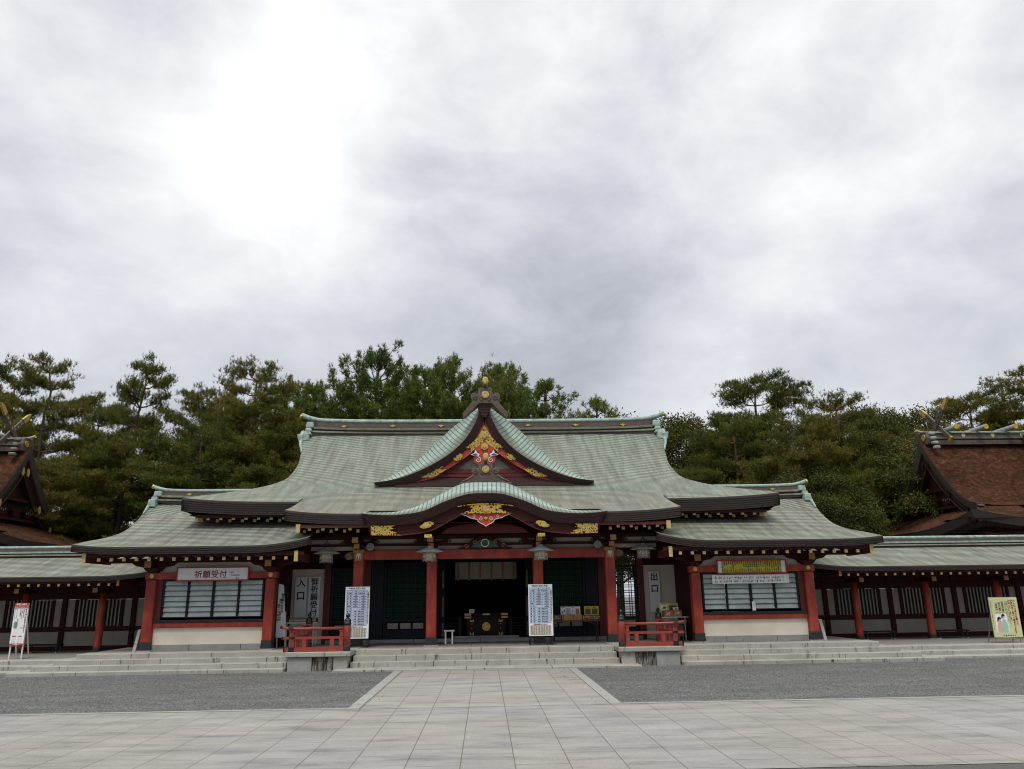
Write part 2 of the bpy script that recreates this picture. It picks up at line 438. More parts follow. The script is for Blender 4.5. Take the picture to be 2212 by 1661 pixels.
def paving(name, col, colb, cole, width, row, ox, oy, offset=.37, mortar=.0055):
    m, N, L, b = newmat(name)
    t = N.new('ShaderNodeTexCoord'); s = N.new('ShaderNodeSeparateXYZ'); L.new(t.outputs['Object'], s.inputs[0])
    c = N.new('ShaderNodeCombineXYZ')
    a1 = N.new('ShaderNodeMath'); a1.operation = 'ADD'; a1.inputs[1].default_value = oy; L.new(s.outputs[1], a1.inputs[0])
    a2 = N.new('ShaderNodeMath'); a2.operation = 'ADD'; a2.inputs[1].default_value = ox; L.new(s.outputs[0], a2.inputs[0])
    L.new(a1.outputs[0], c.inputs[0]); L.new(a2.outputs[0], c.inputs[1])
    br = N.new('ShaderNodeTexBrick'); L.new(c.outputs[0], br.inputs['Vector'])
    br.offset = offset; br.offset_frequency = 2
    br.inputs['Scale'].default_value = 1; br.inputs['Brick Width'].default_value = width; br.inputs['Row Height'].default_value = row
    br.inputs['Mortar Size'].default_value = mortar; br.inputs['Mortar Smooth'].default_value = .1
    br.inputs['Color1'].default_value = (*col, 1); br.inputs['Color2'].default_value = (*colb, 1); br.inputs['Mortar'].default_value = (.15, .125, .085, 1)
    # the slabs change batch across the court: broad patches
    n = N.new('ShaderNodeTexNoise'); n.inputs['Scale'].default_value = .33; n.inputs['Detail'].default_value = 2; L.new(t.outputs['Object'], n.inputs['Vector'])
    rn = ramp(N, [(.42, (0, 0, 0)), (.60, (1, 1, 1))]); L.new(n.outputs[0], rn.inputs[0])
    m1 = N.new('ShaderNodeMix'); m1.data_type = 'RGBA'; L.new(rn.outputs[0], m1.inputs[0]); L.new(br.outputs[0], m1.inputs[6])
    mt = N.new('ShaderNodeMix'); mt.data_type = 'RGBA'; mt.blend_type = 'MULTIPLY'; mt.inputs[0].default_value = 1; L.new(br.outputs[0], mt.inputs[6]); mt.inputs[7].default_value = (*cole, 1)
    L.new(mt.outputs[2], m1.inputs[7])
    # dirt drifting crosswise, and specks
    mp = N.new('ShaderNodeMapping'); mp.inputs['Scale'].default_value = (.9, 3.2, 1); L.new(t.outputs['Object'], mp.inputs[0])
    d = N.new('ShaderNodeTexNoise'); d.inputs['Scale'].default_value = .8; d.inputs['Detail'].default_value = 9; d.inputs['Roughness'].default_value = .68; L.new(mp.outputs[0], d.inputs['Vector'])
    rd = ramp(N, [(.32, (.50, .50, .52)), (.45, (.84, .84, .85)), (.62, (1.06, 1.06, 1.05))]); L.new(d.outputs[0], rd.inputs[0])
    m2 = N.new('ShaderNodeMix'); m2.data_type = 'RGBA'; m2.blend_type = 'MULTIPLY'; m2.inputs[0].default_value = .9; L.new(m1.outputs[2], m2.inputs[6]); L.new(rd.outputs[0], m2.inputs[7])
    g = N.new('ShaderNodeTexNoise'); g.inputs['Scale'].default_value = 70; g.inputs['Detail'].default_value = 4; L.new(t.outputs['Object'], g.inputs['Vector'])
    rg = ramp(N, [(.3, (.72, .72, .72)), (.62, (1.06, 1.06, 1.06))]); L.new(g.outputs[0], rg.inputs[0])
    m3 = N.new('ShaderNodeMix'); m3.data_type = 'RGBA'; m3.blend_type = 'MULTIPLY'; m3.inputs[0].default_value = .8; L.new(m2.outputs[2], m3.inputs[6]); L.new(rg.outputs[0], m3.inputs[7])
    L.new(m3.outputs[2], b.inputs['Base Color']); b.inputs['Roughness'].default_value = .8
    bp = N.new('ShaderNodeBump'); bp.inputs['Strength'].default_value = .4; bp.inputs['Distance'].default_value = .006; bp.invert = True
    L.new(br.outputs['Fac'], bp.inputs['Height']); L.new(bp.outputs[0], b.inputs['Normal'])
    return m
M['plaza'] = paving('plaza_slabs', (.352, .346, .325), (.325, .321, .304), (1.03, .98, .92), .95, .577, .269 + .577 * 40, 30.1)
M['path'] = paving('path_slabs', (.37, .363, .335), (.345, .34, .318), (1.02, .96, .9), 1.45, .577, .269 + .577 * 40, 30.4, .45)

def gravelmat():
    m, N, L, b = newmat('grey_gravel')
    t = N.new('ShaderNodeTexCoord')
    v = N.new('ShaderNodeTexVoronoi'); v.inputs['Scale'].default_value = 46; L.new(t.outputs['Object'], v.inputs['Vector'])
    sx = N.new('ShaderNodeSeparateColor'); L.new(v.outputs['Color'], sx.inputs[0])
    r = ramp(N, [(0, (.10, .101, .098)), (.55, (.17, .172, .166)), (.9, (.24, .24, .232)), (1, (.38, .38, .37))]); L.new(sx.outputs[0], r.inputs[0])
    n = N.new('ShaderNodeTexNoise'); n.inputs['Scale'].default_value = .9; n.inputs['Detail'].default_value = 8; n.inputs['Roughness'].default_value = .7
    mp = N.new('ShaderNodeMapping'); mp.inputs['Scale'].default_value = (.6, 1.6, 1); L.new(t.outputs['Object'], mp.inputs[0]); L.new(mp.outputs[0], n.inputs['Vector'])
    rn = ramp(N, [(.3, (.68, .68, .69)), (.7, (1.12, 1.12, 1.1))]); L.new(n.outputs[0], rn.inputs[0])
    mx = N.new('ShaderNodeMix'); mx.data_type = 'RGBA'; mx.blend_type = 'MULTIPLY'; mx.inputs[0].default_value = 1; L.new(r.outputs[0], mx.inputs[6]); L.new(rn.outputs[0], mx.inputs[7])
    L.new(mx.outputs[2], b.inputs['Base Color']); b.inputs['Roughness'].default_value = .95; b.inputs['Specular IOR Level'].default_value = .2
    bp = N.new('ShaderNodeBump'); bp.inputs['Strength'].default_value = .9; bp.inputs['Distance'].default_value = .02
    L.new(v.outputs['Distance'], bp.inputs['Height']); L.new(bp.outputs[0], b.inputs['Normal'])
    return m
M['gravel'] = gravelmat()
M['log'] = mat('weathered_log_copper', (.30, .345, .31), .6, 8, .35)
M['asphalt'] = mat('asphalt', (.10, .095, .085), .9, 30, .35, .3, 120)

def thatch():
    m, N, L, b = newmat('cypress_bark_thatch')
    t = N.new('ShaderNodeTexCoord'); mp = N.new('ShaderNodeMapping'); mp.inputs['Scale'].default_value = (1, 1, 1.6); L.new(t.outputs['Object'], mp.inputs[0])
    n = N.new('ShaderNodeTexNoise'); n.inputs['Scale'].default_value = 4.5; n.inputs['Detail'].default_value = 10; n.inputs['Roughness'].default_value = .75; L.new(mp.outputs[0], n.inputs['Vector'])
    r = ramp(N, [(.3, (.014, .008, .005)), (.5, (.070, .032, .018)), (.63, (.135, .064, .034)), (.78, (.28, .18, .11))]); L.new(n.outputs[0], r.inputs[0])
    n2 = N.new('ShaderNodeTexNoise'); n2.inputs['Scale'].default_value = .5; n2.inputs['Detail'].default_value = 4; L.new(t.outputs['Object'], n2.inputs['Vector'])
    r2_ = ramp(N, [(.35, (.6, .58, .56)), (.65, (1.15, 1.05, 1))]); L.new(n2.outputs[0], r2_.inputs[0])
    mx = N.new('ShaderNodeMix'); mx.data_type = 'RGBA'; mx.blend_type = 'MULTIPLY'; mx.inputs[0].default_value = 1; L.new(r.outputs[0], mx.inputs[6]); L.new(r2_.outputs[0], mx.inputs[7])
    L.new(mx.outputs[2], b.inputs['Base Color']); b.inputs['Roughness'].default_value = .95; b.inputs['Specular IOR Level'].default_value = .1
    bp = N.new('ShaderNodeBump'); bp.inputs['Strength'].default_value = 1; bp.inputs['Distance'].default_value = .08
    L.new(n.outputs[0], bp.inputs['Height']); L.new(bp.outputs[0], b.inputs['Normal'])
    return m
M['thatch'] = thatch()

def leafmat(name, a, b_, c_, scale=.8, trans=.25):
    m, N, L, b = newmat(name)
    t = N.new('ShaderNodeTexCoord')
    n = N.new('ShaderNodeTexNoise'); n.inputs['Scale'].default_value = scale; n.inputs['Detail'].default_value = 5; n.inputs['Roughness'].default_value = .7; L.new(t.outputs['Object'], n.inputs['Vector'])
    oi = N.new('ShaderNodeObjectInfo')
    ad = N.new('ShaderNodeMath'); ad.operation = 'MULTIPLY_ADD'; L.new(oi.outputs['Random'], ad.inputs[0]); ad.inputs[1].default_value = .16; L.new(n.outputs[0], ad.inputs[2])
    r = ramp(N, [(.40, a), (.58, b_), (.74, c_)]); L.new(ad.outputs[0], r.inputs[0])
    L.new(r.outputs[0], b.inputs['Base Color']); b.inputs['Roughness'].default_value = .6; b.inputs['Specular IOR Level'].default_value = .25
    tr = N.new('ShaderNodeBsdfTranslucent'); L.new(r.outputs[0], tr.inputs[0])
    ms = N.new('ShaderNodeMixShader'); ms.inputs[0].default_value = trans
    L.new(b.outputs[0], ms.inputs[1]); L.new(tr.outputs[0], ms.inputs[2])
    L.new(ms.outputs[0], N['Material Output'].inputs[0])
    return m
M['needle'] = leafmat('pine_needles', (.06, .085, .012), (.115, .13, .017), (.19, .155, .03))
M['needle_b'] = leafmat('fresh_pine_needles', (.07, .115, .018), (.12, .17, .026), (.18, .205, .04))
M['leaf'] = leafmat('olive_leaves', (.042, .058, .011), (.085, .095, .016), (.165, .125, .028))
M['leaf_y'] = leafmat('yellow_leaves', (.07, .065, .016), (.14, .11, .025), (.22, .14, .04))
# ------------------------------------------------------------------ ground
def sheet(name, x0, x1, y0, y1, z, m):
    b = MB(); b.add([(x0, y0, z), (x1, y0, z), (x1, y1, z), (x0, y1, z)], [(0, 1, 2, 3)])
    return structure(b.build(name, m))
sheet('ground', -400, 400, -200, 800, 0, M['gravel'])
sheet('plaza_pavement', -60, 60, 8.40, 13.34, .006, M['plaza'])
sheet('path', -2.02, 2.02, 13.345, 20.06, .008, M['path'])
b = MB()
for s in (-1, 1):
    b.box(min(s * 2.03, s * 2.22), max(s * 2.03, s * 2.22), 13.48, 20.06, -.05, .014)
    b.box(min(s * 2.03, s * 60), max(s * 2.03, s * 60), 13.36, 13.47, -.05, .014)
structure(b.build('path_edging', M['kerb']))
sheet('road', -400, 400, -60, 8.38, .003, M['asphalt'])

g_ = np.random.default_rng(4)
n_ = 30000
gx = g_.uniform(-13.5, 14.5, n_); gy = g_.uniform(13.5, 21.3, n_)
k_ = (np.abs(gx) > 2.26) & ~((np.abs(gx) < 11.6) & (gy > 20.2)) & ~((np.abs(gx) < 4.95) & (gy > 19.95)) & (gy < 20.95)
gx, gy = gx[k_], gy[k_]; n_ = len(gx)
ex = g_.integers(0, n_, 60); gx = np.r_[gx, np.sign(gx[ex]) * g_.uniform(1.7, 2.25, 60)]; gy = np.r_[gy, g_.uniform(13.5, 19.9, 60)]; n_ = len(gx)
sz = g_.uniform(.005, .013, n_)
oc = np.array([(1, 0, 0), (0, 1, 0), (-1, 0, 0), (0, -1, 0), (0, 0, .8), (0, 0, -.6)], float)
gv = oc[None] * sz[:, None, None] * g_.uniform(.6, 1.3, (n_, 6, 3)) + np.stack([gx, gy, np.where(np.abs(gx) < 2.26, .016, .004) + sz * .3], 1)[:, None, :]
gf = np.array([(0, 1, 4), (1, 2, 4), (2, 3, 4), (3, 0, 4), (1, 0, 5), (2, 1, 5), (3, 2, 5), (0, 3, 5)])
gf = (gf[None] + 6 * np.arange(n_)[:, None, None]).reshape(-1, 3)
gm = bpy.data.meshes.new('gravel_stones'); gm.from_pydata(gv.reshape(-1, 3).tolist(), [], gf.tolist())
gm.materials.append(mat('gravel_stone', (.15, .15, .145), .9, 2.2, .5))
go = bpy.data.objects.new('gravel_stones', gm); C.objects.link(go)
tag(go, 'loose grey stones scattered over the gravel beds and spilled on the path edge', 'gravel', kind='stuff')

# ------------------------------------------------------------------ stone terraces
rnd = random.Random(3)
def slabs(b, x0, x1, y0, y1, z0, z1, ln, gap=.014):
    x = x0
    off = rnd.uniform(.3, 1) * ln
    while x < x1 - .05:
        e = min(x1, x + off); off = ln * rnd.uniform(.85, 1.15)
        if x1 - e < .4: e = x1
        b.box(x, e - (gap if e < x1 else 0), y0, y1, z0, z1); x = e
def step(parent, x0, x1, y0, y1, z0, z1, ln=1.75, m='step'):
    b = MB(); slabs(b, x0, x1, y0, y1, z0, z1, ln)
    o = b.build('step', M[m], parent, bevel=.012)
    j = MB(); j.box(x0 + .01, x1 - .01, y0 + .02, y1 - .01, z0 - .02, z1 - .012); j.build('joint', M['joint'], o)
    return o
t = thing('stone_terrace', 'granite terrace with broad steps and corner plinths under the central porch', 'terrace', (0, 20.3, 0))
step(t, -3.72, 3.86, 19.98, 20.9, -.05, .05, 2.2)
step(t, -3.40, 3.42, 20.62, 21.0, -.05, .18)
step(t, -3.37, 3.39, 20.86, 21.2, .05, .315)
step(t, -3.35, 3.36, 21.07, 21.6, .18, .45)
b = MB(); slabs(b, -5.05, 5.05, 21.61, 26.0, .2, .446, 1.1, .01); b.build('floor', M['floor'], t)
for s in (-1, 1):
    X = lambda a, c: (min(s * a, s * c), max(s * a, s * c))
    b = MB(); b.box(*X(3.365, 4.96), 20.36, 23.9, .335, .452); b.build('plinth_cap', M['step'], t, bevel=.015)
    b = MB(); b.box(*X(4.32, 4.92), 20.42, 21.2, -.1, .33); b.build('plinth_block', M['plinth'], t, bevel=.01)
    b = MB(); b.box(*X(3.80, 4.31), 20.46, 21.2, -.1, .33); b.build('plinth_block', M['stained'], t, bevel=.01)
    b = MB(); b.box(*X(3.44, 3.79), 20.44, 21.2, -.1, .33); b.build('plinth_block', M['step'], t, bevel=.01)
    b = MB(); b.box(*X(3.5, 4.9), 21.21, 24, -.1, .33); b.build('plinth_core', M['joint'], t)
for s, nm in ((-1, 'left'), (1, 'right')):
    X = lambda a, c: (min(s * a, s * c), max(s * a, s * c))
    t = thing('stone_terrace', ('four long granite steps in front of the red lettered reception window' if s < 0 else
              'four long granite steps in front of the window under the yellow price board'), 'terrace', (s * 8, 20.4, 0))
    step(t, *X(4.965, 11.62), 20.22, 22.6, -.05, .09, 2.9)
    step(t, *X(4.965, 11.20), 20.50, 22.5, .0, .21, 2.6)
    step(t, *X(4.965, 10.80), 20.78, 22.4, .1, .33, 2.7)
    step(t, *X(4.965, 10.38), 21.02, 21.6, .2, .45, 2.1)
    b = MB(); slabs(b, *X(5.06, 10.36), 21.61, 23.9, .2, .446, 1.2, .01); b.build('floor', M['floor'], t)
    t = thing('stone_terrace', ('low two step granite terrace carrying the corridor on the left' if s < 0 else
              'low two step granite terrace carrying the corridor on the right'), 'terrace', (s * 15, 21.5, 0))
    step(t, *X(10.4, 30), 20.98, 22.4, -.05, .06, 2.9)
    step(t, *X(10.4, 30), 21.36, 22.3, .0, .17, 2.6)
    step(t, *X(10.41, 30), 21.74, 22.3, .1, .275, 2.7)
    b = MB(); slabs(b, *X(10.42, 30), 22.31, 27.4, .0, .270, 1.6, .01); b.build('floor', M['floor'], t)

# ------------------------------------------------------------------ roof helpers
def cr(tab, n):
    """smooth curve through (a,b,...) rows, n samples by length"""
    P = [np.array(q, float) for q in tab]
    P = [2 * P[0] - P[1]] + P + [2 * P[-1] - P[-2]]
    o = []
    for i in range(1, len(P) - 2):
        for k in range(16):
            t_ = k / 16
            a, b_, c, d = P[i - 1], P[i], P[i + 1], P[i + 2]
            o.append(.5 * (2 * b_ + (c - a) * t_ + (2 * a - 5 * b_ + 4 * c - d) * t_ ** 2 + (3 * b_ - a - 3 * c + d) * t_ ** 3))
    o.append(P[-2]); o = np.array(o)
    s = np.r_[0, np.cumsum(np.linalg.norm(np.diff(o, axis=0), axis=1))]
    q = np.linspace(0, s[-1], n)
    return np.stack([np.interp(q, s, o[:, k]) for k in range(o.shape[1])], 1)
def layered(top, bot, inset, n=5, lip=.012):
    """stepped eave edge between two polylines of points (same count); the layers step back by inset along +y"""
    rows = []
    for i in range(n):
        for f in (i / n, (i + 1) / n):
            rows.append([(a[0] + (c[0] - a[0]) * f, a[1] + (c[1] - a[1]) * f + inset * i / n, a[2] + (c[2] - a[2]) * f) for a, c in zip(top, bot)])
    return rows
def ends(b, top, bot, back, i):
    a, c = top[i], bot[i]
    b.add([a, c, (c[0], c[1] + back, c[2]), (a[0], a[1] + back, a[2])], [(0, 1, 2, 3)])
def arcuv(P, xaxis=0):
    uv = []
    m = len(P); n = len(P[0])
    for i in range(m): uv.append([None] * n)
    for j in range(n):
        acc = 0
        for i in range(m):
            if i: acc += (Vector(P[i][j]) - Vector(P[i - 1][j])).length
            uv[i][j] = (P[i][j][xaxis], acc)
    return uv
def rafters(parent, xs, y0, z0, y1, z1, w_=.075, h=.075, m='maroon', cap=.006):
    first = None
    for x in xs:
        if first is None:
            x00 = x
            b = MB(); b.bar((x, y0, z0), (x, y1, z1), w_, h); first = b.build('rafter', M[m], parent)
            c = MB(); c.box(x - w_ / 2 - .006, x + w_ / 2 + .006, y0 - .012, y0 + .03, z0 - h / 2 - .006, z0 + h / 2 + .006); c.build('rafter_cap', M['goldflat'], first)
        else: dup(first, parent, dx=x - x00)
def tomoe(b, cx, y, cz, r, th=.02):
    disc(b, cx, y - th * .4, y, cz, r, 16)
    for k in range(3):
        a0 = PI / 2 + k * 2 * PI / 3
        pts_o, pts_i = [], []
        for i in range(13):
            f = i / 12
            a = a0 - f * 2.5
            ro = r * (.92 - .10 * f); ri = r * (.92 - .10 * f) - r * .44 * (1 - f) ** .8 - .004
            pts_o.append((cx + ro * math.cos(a), cz + ro * math.sin(a))); pts_i.append((cx + ri * math.cos(a), cz + ri * math.sin(a)))
        hc = (cx + r * .55 * math.cos(a0 + .1), cz + r * .55 * math.sin(a0 + .1))
        b.prism(pts_o + pts_i[::-1], y - th, y)
        b.prism([(hc[0] + r * .30 * math.cos(q), hc[1] + r * .30 * math.sin(q)) for q in np.linspace(0, 2 * PI, 13)[:-1]], y - th * .9, y)
def disc(b, cx, y0, y1, cz, r, n=24):
    b.prism([(cx + r * math.cos(q), cz + r * math.sin(q)) for q in np.linspace(0, 2 * PI, n + 1)[:-1]], y0, y1)
def spiral(b, cx, y, cz, r, s=1, rad=.02, turns=1.6, a0=0):
    path = []
    for i in range(26):
        f = i / 25
        a = a0 + s * f * turns * 2 * PI
        q = r * (1 - f * .82)
        path.append((cx + q * math.cos(a), y, cz + q * math.sin(a)))
    b.tube(path, [rad * (1 - .4 * i / 25) for i in range(26)], 6)
def mir(pts): return pts + [(-x, z) for x, z in reversed(pts)]

# ------------------------------------------------------------------ worship hall
hall = thing('worship_hall', 'central shrine hall with green copper roof, triangular gable and curved porch gable over red columns', 'shrine hall', (0, 24, .45))
S_RIDGE = 5.45
YE = 22.4
def mz(s): return 4.42 + .429 * s + .0287 * s * s
WT = [(0, 8.66), (.4, 8.36), (.8, 7.78), (1.1, 7.2), (1.45, 6.7), (1.8, 6.36), (2.2, 6.22), (3, 6.18), (3.6, 6.25), (4.2, 6.36), (4.6, 6.5), (5.45, 6.62)]
wc = cr(WT, 120)
def mw(s): return float(np.interp(s, wc[:, 0], wc[:, 1]))
def mlift(x, s): return .15 * (abs(x) / 8.66) ** 7 * max(0, 1 - s / 1.8) ** 1.5
S = np.r_[np.linspace(0, 2.2, 17), np.linspace(2.2, S_RIDGE, 16)[1:]]
U = np.linspace(-1, 1, 61)
def msurf(back=False):
    P = []
    for s in S:
        row = []
        for u in U:
            x = u * mw(s)
            y = YE + s if not back else 2 * (YE + S_RIDGE) - (YE + s)
            row.append((x, y, mz(s) + mlift(x, s)))
        P.append(row)
    return P
P = msurf(); b = MB(); b.surf(P, arcuv(P))
roof = b.build('roof', M['copper'], hall, smooth=True)
P = msurf(True); b = MB(); b.surf(P, arcuv(P)); b.build('roof_back', M['copper'], hall, smooth=True)
for s in (-1, 1):                       # hipped lower ends and the end gables
    P = []
    for q in np.linspace(0, 2.2, 14):
        x = s * mw(q); y0, y1 = YE + q, 2 * (YE + S_RIDGE) - YE - q
        P.append([(x, y0 + (y1 - y0) * f, mz(q) + mlift(x, q) * abs(2 * f - 1) ** 7) for f in np.linspace(0, 1, 21)])
    b = MB(); b.surf(P, [[(p[1], q * 1.2) for p in row] for row, q in zip(P, np.linspace(0, 2.2, 14))]); b.build('hip_roof', M['copper'], hall, smooth=True)
    xg = s * 5.9
    b = MB(); b.add([(xg, YE + q, mz(q) - .05) for q in np.linspace(1.9, S_RIDGE, 12)] + [(xg, 2 * (YE + S_RIDGE) - YE - q, mz(q) - .05) for q in np.linspace(S_RIDGE, 1.9, 12)], [tuple(range(24))])
    b.build('end_gable', M['maroon'], hall)
    # barge edge tiles of the verge
    vs = [4.05, 4.3, 4.6, 5.0, 5.45]
    top = [(s * (mw(q) + .0), YE + q, mz(q) + .02) for q in np.linspace(4.0, 5.4, 10)]
    b = MB(); b.tube(top, [.02 + .08 * i / 9 for i in range(10)], 8); b.build('verge_tiles', M['patina'], hall, smooth=True)
# eave edge, board, rafters, soffit
def eave_run(parent, x0, x1, y, zt, zb, inset, n, m='fascia', endback=.8, nx=40, nm='eave_edge'):
    xs = np.linspace(x0, x1, nx)
    top = [(x, y, zt(x)) for x in xs]; bot = [(x, y, zb(x)) for x in xs]
    b = MB(); b.surf(layered(top, bot, inset, n))
    b.surf([[(x, y + inset * (n - 1) / n, zb(x)) for x in xs], [(x, y + inset + .35, zb(x) + .05) for x in xs]])
    for i in (0, -1):
        ends(b, top, bot, endback, i)
    return b.build(nm, M[m], parent)
mt = lambda x: mz(0) + mlift(x, 0)
mb_ = lambda x: mz(0) + mlift(x, 0) - .36
for s in (-1, 1):
    a, c = sorted((s * 5.2, s * 8.66))
    eave_run(hall, a, c, YE, mt, mb_, .14, 6)
    b = MB(); b.box(*sorted((s * 5.0, s * 8.3)), YE + .2, YE + .26, 4.02, 4.1); b.build('eave_board', M['maroon'], hall)
    # side eaves
    b = MB(); ys = np.linspace(YE, 33.3, 12)
    b.surf([[(s * 8.66, y, mz(0) + .15 * abs((y - 27.85) / 5.45) ** 7) for y in ys], [(s * 8.56, y, mz(0) - .36 + .15 * abs((y - 27.85) / 5.45) ** 7) for y in ys]]); b.build('eave_edge', M['fascia'], hall)
    b = MB(); b.add([(s * 8.5, YE + .2, 4.1), (s * 8.5, 33, 4.1), (s * 6.4, 31, 4.4), (s * 6.4, 24.2, 4.4)], [(0, 1, 2, 3)])
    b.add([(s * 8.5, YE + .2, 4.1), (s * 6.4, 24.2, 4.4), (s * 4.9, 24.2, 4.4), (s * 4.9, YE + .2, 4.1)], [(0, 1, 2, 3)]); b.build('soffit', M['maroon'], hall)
    rafters(hall, [s * x for x in np.arange(5.45, 8.2, .36)], YE + .28, 4.005, 24.2, 4.33)
    rafters(hall, [s * x for x in np.arange(5.63, 7.9, .36)], YE + .55, 3.965, 24.2, 4.25)
    # corner beam with gilt end
    b = MB(); b.bar((s * 6.4, 24.3, 4.05), (s * 8.28, YE + .42, 4.02), .16, .17); cbm = b.build('hip_rafter', M['verm_dk'], hall)
    b = MB(); b.bar((s * 8.20, YE + .50, 4.02), (s * 8.33, YE + .37, 4.02), .18, .19); b.build('rafter_cap', M['goldflat'], cbm)
    b = MB(); b.bar((s * 6.4, 24.3, 3.85), (s * 7.35, 23.4, 3.83), .15, .15); cbm = b.build('hip_rafter', M['verm_dk'], hall)
    b = MB(); b.bar((s * 7.29, 23.46, 3.83), (s * 7.42, 23.33, 3.83), .17, .17); b.build('rafter_cap', M['goldflat'], cbm)
# ridge
rx = np.linspace(-6.45, 6.45, 41)
def rl(x): return .10 * (abs(x) / 6.5) ** 5
def ridge(parent, xs, y, lay, lift, prefix='ridge'):
    o0 = None
    for (nm, m, z0, z1, d) in lay:
        b = MB()
        P = []
        for (yy, z) in ((y + d, z0), (y - d, z0), (y - d, z1), (y + d, z1), (y + d, z0)):
            P.append([(x, yy, z + lift(x)) for x in xs])
        b.surf(P[::-1])
        for i in (0, -1):
            b.add([P[k][i] for k in range(4)], [(0, 1, 2, 3)])
        o = b.build(nm, M[m], parent if o0 is None else o0)
        if o0 is None: o0 = o
    return o0
rg = ridge(hall, rx, 27.85, [('ridge', 'bronze', 7.70, 7.875, .20), ('ridge_ledge', 'patina_dk', 7.62, 7.698, .27), ('ridge_band', 'fascia', 7.55, 7.618, .20),
                            ('ridge_ledge', 'copper_low', 7.49, 7.548, .30), ('ridge_band', 'bronze', 7.38, 7.488, .24), ('ridge_band', 'fascia', 7.877, 7.915, .16)], rl)
b = MB(); xs = np.linspace(-6.72, 6.72, 45)
b.tube([(x, 27.85, 7.99 + rl(x) + .16 * max(0, (abs(x) - 6.0) / .72) ** 1.6) for x in xs], .088, 10); b.build('ridge_roll', M['patina'], rg, smooth=True)
for s in (-1, 1):
    b = MB(); b.tube([(s * 6.70, 27.85, 8.205), (s * 6.75, 27.85, 8.25)], [.098, .10], 10); b.build('ridge_tip', M['gold'], rg)
for x in (-5.11, -3.35, -1.6, 1.6, 3.35, 5.11):
    b = MB(); b.prism([(x - .12, 7.79), (x - .04, 7.815), (x, 7.84), (x + .04, 7.815), (x + .12, 7.79), (x + .04, 7.765), (x, 7.74), (x - .04, 7.765)], 27.62, 27.66)
    b.build('ridge_crest', M['gold'], rg)
for s in (-1, 1):                       # end tiles stepping down over the verge
    b = MB()
    for (x, z, a, c, y) in ((6.33, 7.83, .26, .22, 27.55), (6.36, 7.64, .22, .14, 27.5), (6.38, 7.50, .27, .12, 27.42), (6.42, 7.33, .25, .30, 27.3)):
        b.tbox(s * x, y + .1, z - c / 2, z + c / 2, a * 1.08, .34, a * .92, .3)
    b.build('ridge_end_tile', M['patina'], hall, bevel=.03)
    b = MB(); P = [(s * 6.47, 7.42), (s * 6.70, 7.44), (s * 6.66, 7.24), (s * 6.58, 7.06), (s * 6.5, 7.08)]
    b.prism(P, 27.2, 27.6); b.build('ridge_end_tile', M['patina'], hall, bevel=.03)
    b = MB(); b.box(s * 6.17 - .03, s * 6.17 + .03, 27.6, 27.7, 7.62, 7.97); b.build('ridge_band', M['fascia'], rg)

# portico roof: the slope runs on over the steps
SK = np.linspace(0, 1, 20)
KW = 5.34
def kz(t_, x):
    # t 0 at the porch eave (y 20.9), 1 where it meets the main slope (y 23.5)
    y = 20.9 + 2.2 * t_
    zm = mz(y - YE)
    s = y - 20.9
    z = 3.90 + .28 * s + .049 * s * s if y < YE else zm + .007
    return y, z + .11 * (abs(x) / KW) ** 6 * (1 - t_) + .02 * (abs(x) / KW) ** 8
P = []
for t_ in SK:
    row = []
    for u in np.linspace(-1, 1, 49):
        x = u * (KW - .13 * t_)
        ts = .19 * max(0, min(1, (3.26 - abs(x)) / .14))          # behind the curved gable it starts farther back
        y, z = kz(ts + (1 - ts) * t_, x); row.append((x, y, z))
    P.append(row)
b = MB(); b.surf(P, arcuv(P)); b.build('porch_roof', M['copper_low'], hall, smooth=True)
for s in (-1, 1):                       # side edge of the porch roof
    b = MB(); top = [P[i][0 if s < 0 else -1] for i in range(len(P))]
    b.surf([[(x, y, z + .05) for x, y, z in top[10:15]], [(x + s * .05, y, z - .08) for x, y, z in top[10:15]]]); b.build('porch_side_tiles', M['patina'], hall)
    b = MB(); b.surf([[(x, y, z + .003) for x, y, z in top], [(x - s * .03, y, z - .27) for x, y, z in top]]); b.build('porch_side_edge', M['fascia'], hall)
    kt = lambda x: 3.90 + .11 * (abs(x) / KW) ** 6 + .02 * (abs(x) / KW) ** 8
    a, c = sorted((s * 3.2, s * KW))
    eave_run(hall, a, c, 20.9, kt, lambda x: kt(x) - .27, .1, 5, endback=.5, nx=16)
    b = MB(); b.box(*sorted((s * 3.0, s * 5.0)), 21.02, 21.08, 3.56, 3.635); b.build('eave_board', M['verm_dk'], hall)
    rafters(hall, [s * x for x in np.arange(3.62, 4.95, .36)], 21.08, 3.535, 24.0, 4.05, .065, .07)
    rafters(hall, [s * x for x in np.arange(3.44, 4.95, .36)], 21.3, 3.495, 24.0, 3.97, .065, .07)
    b = MB(); b.box(*sorted((s * 4.93, s * 5.02)), 20.98, 24.0, 3.46, 3.60); pb = b.build('side_purlin', M['maroon'], hall)
    b = MB(); b.box(*sorted((s * 4.92, s * 5.035)), 20.95, 20.976, 3.44, 3.655); b.build('purlin_cap', M['goldflat'], pb)
b = MB(); b.add([(-5.0, 21.0, 3.66), (5.0, 21.0, 3.66), (5.0, 24.1, 4.2), (-5.0, 24.1, 4.2)], [(3, 2, 1, 0)]); b.build('porch_soffit', M['maroon'], hall)

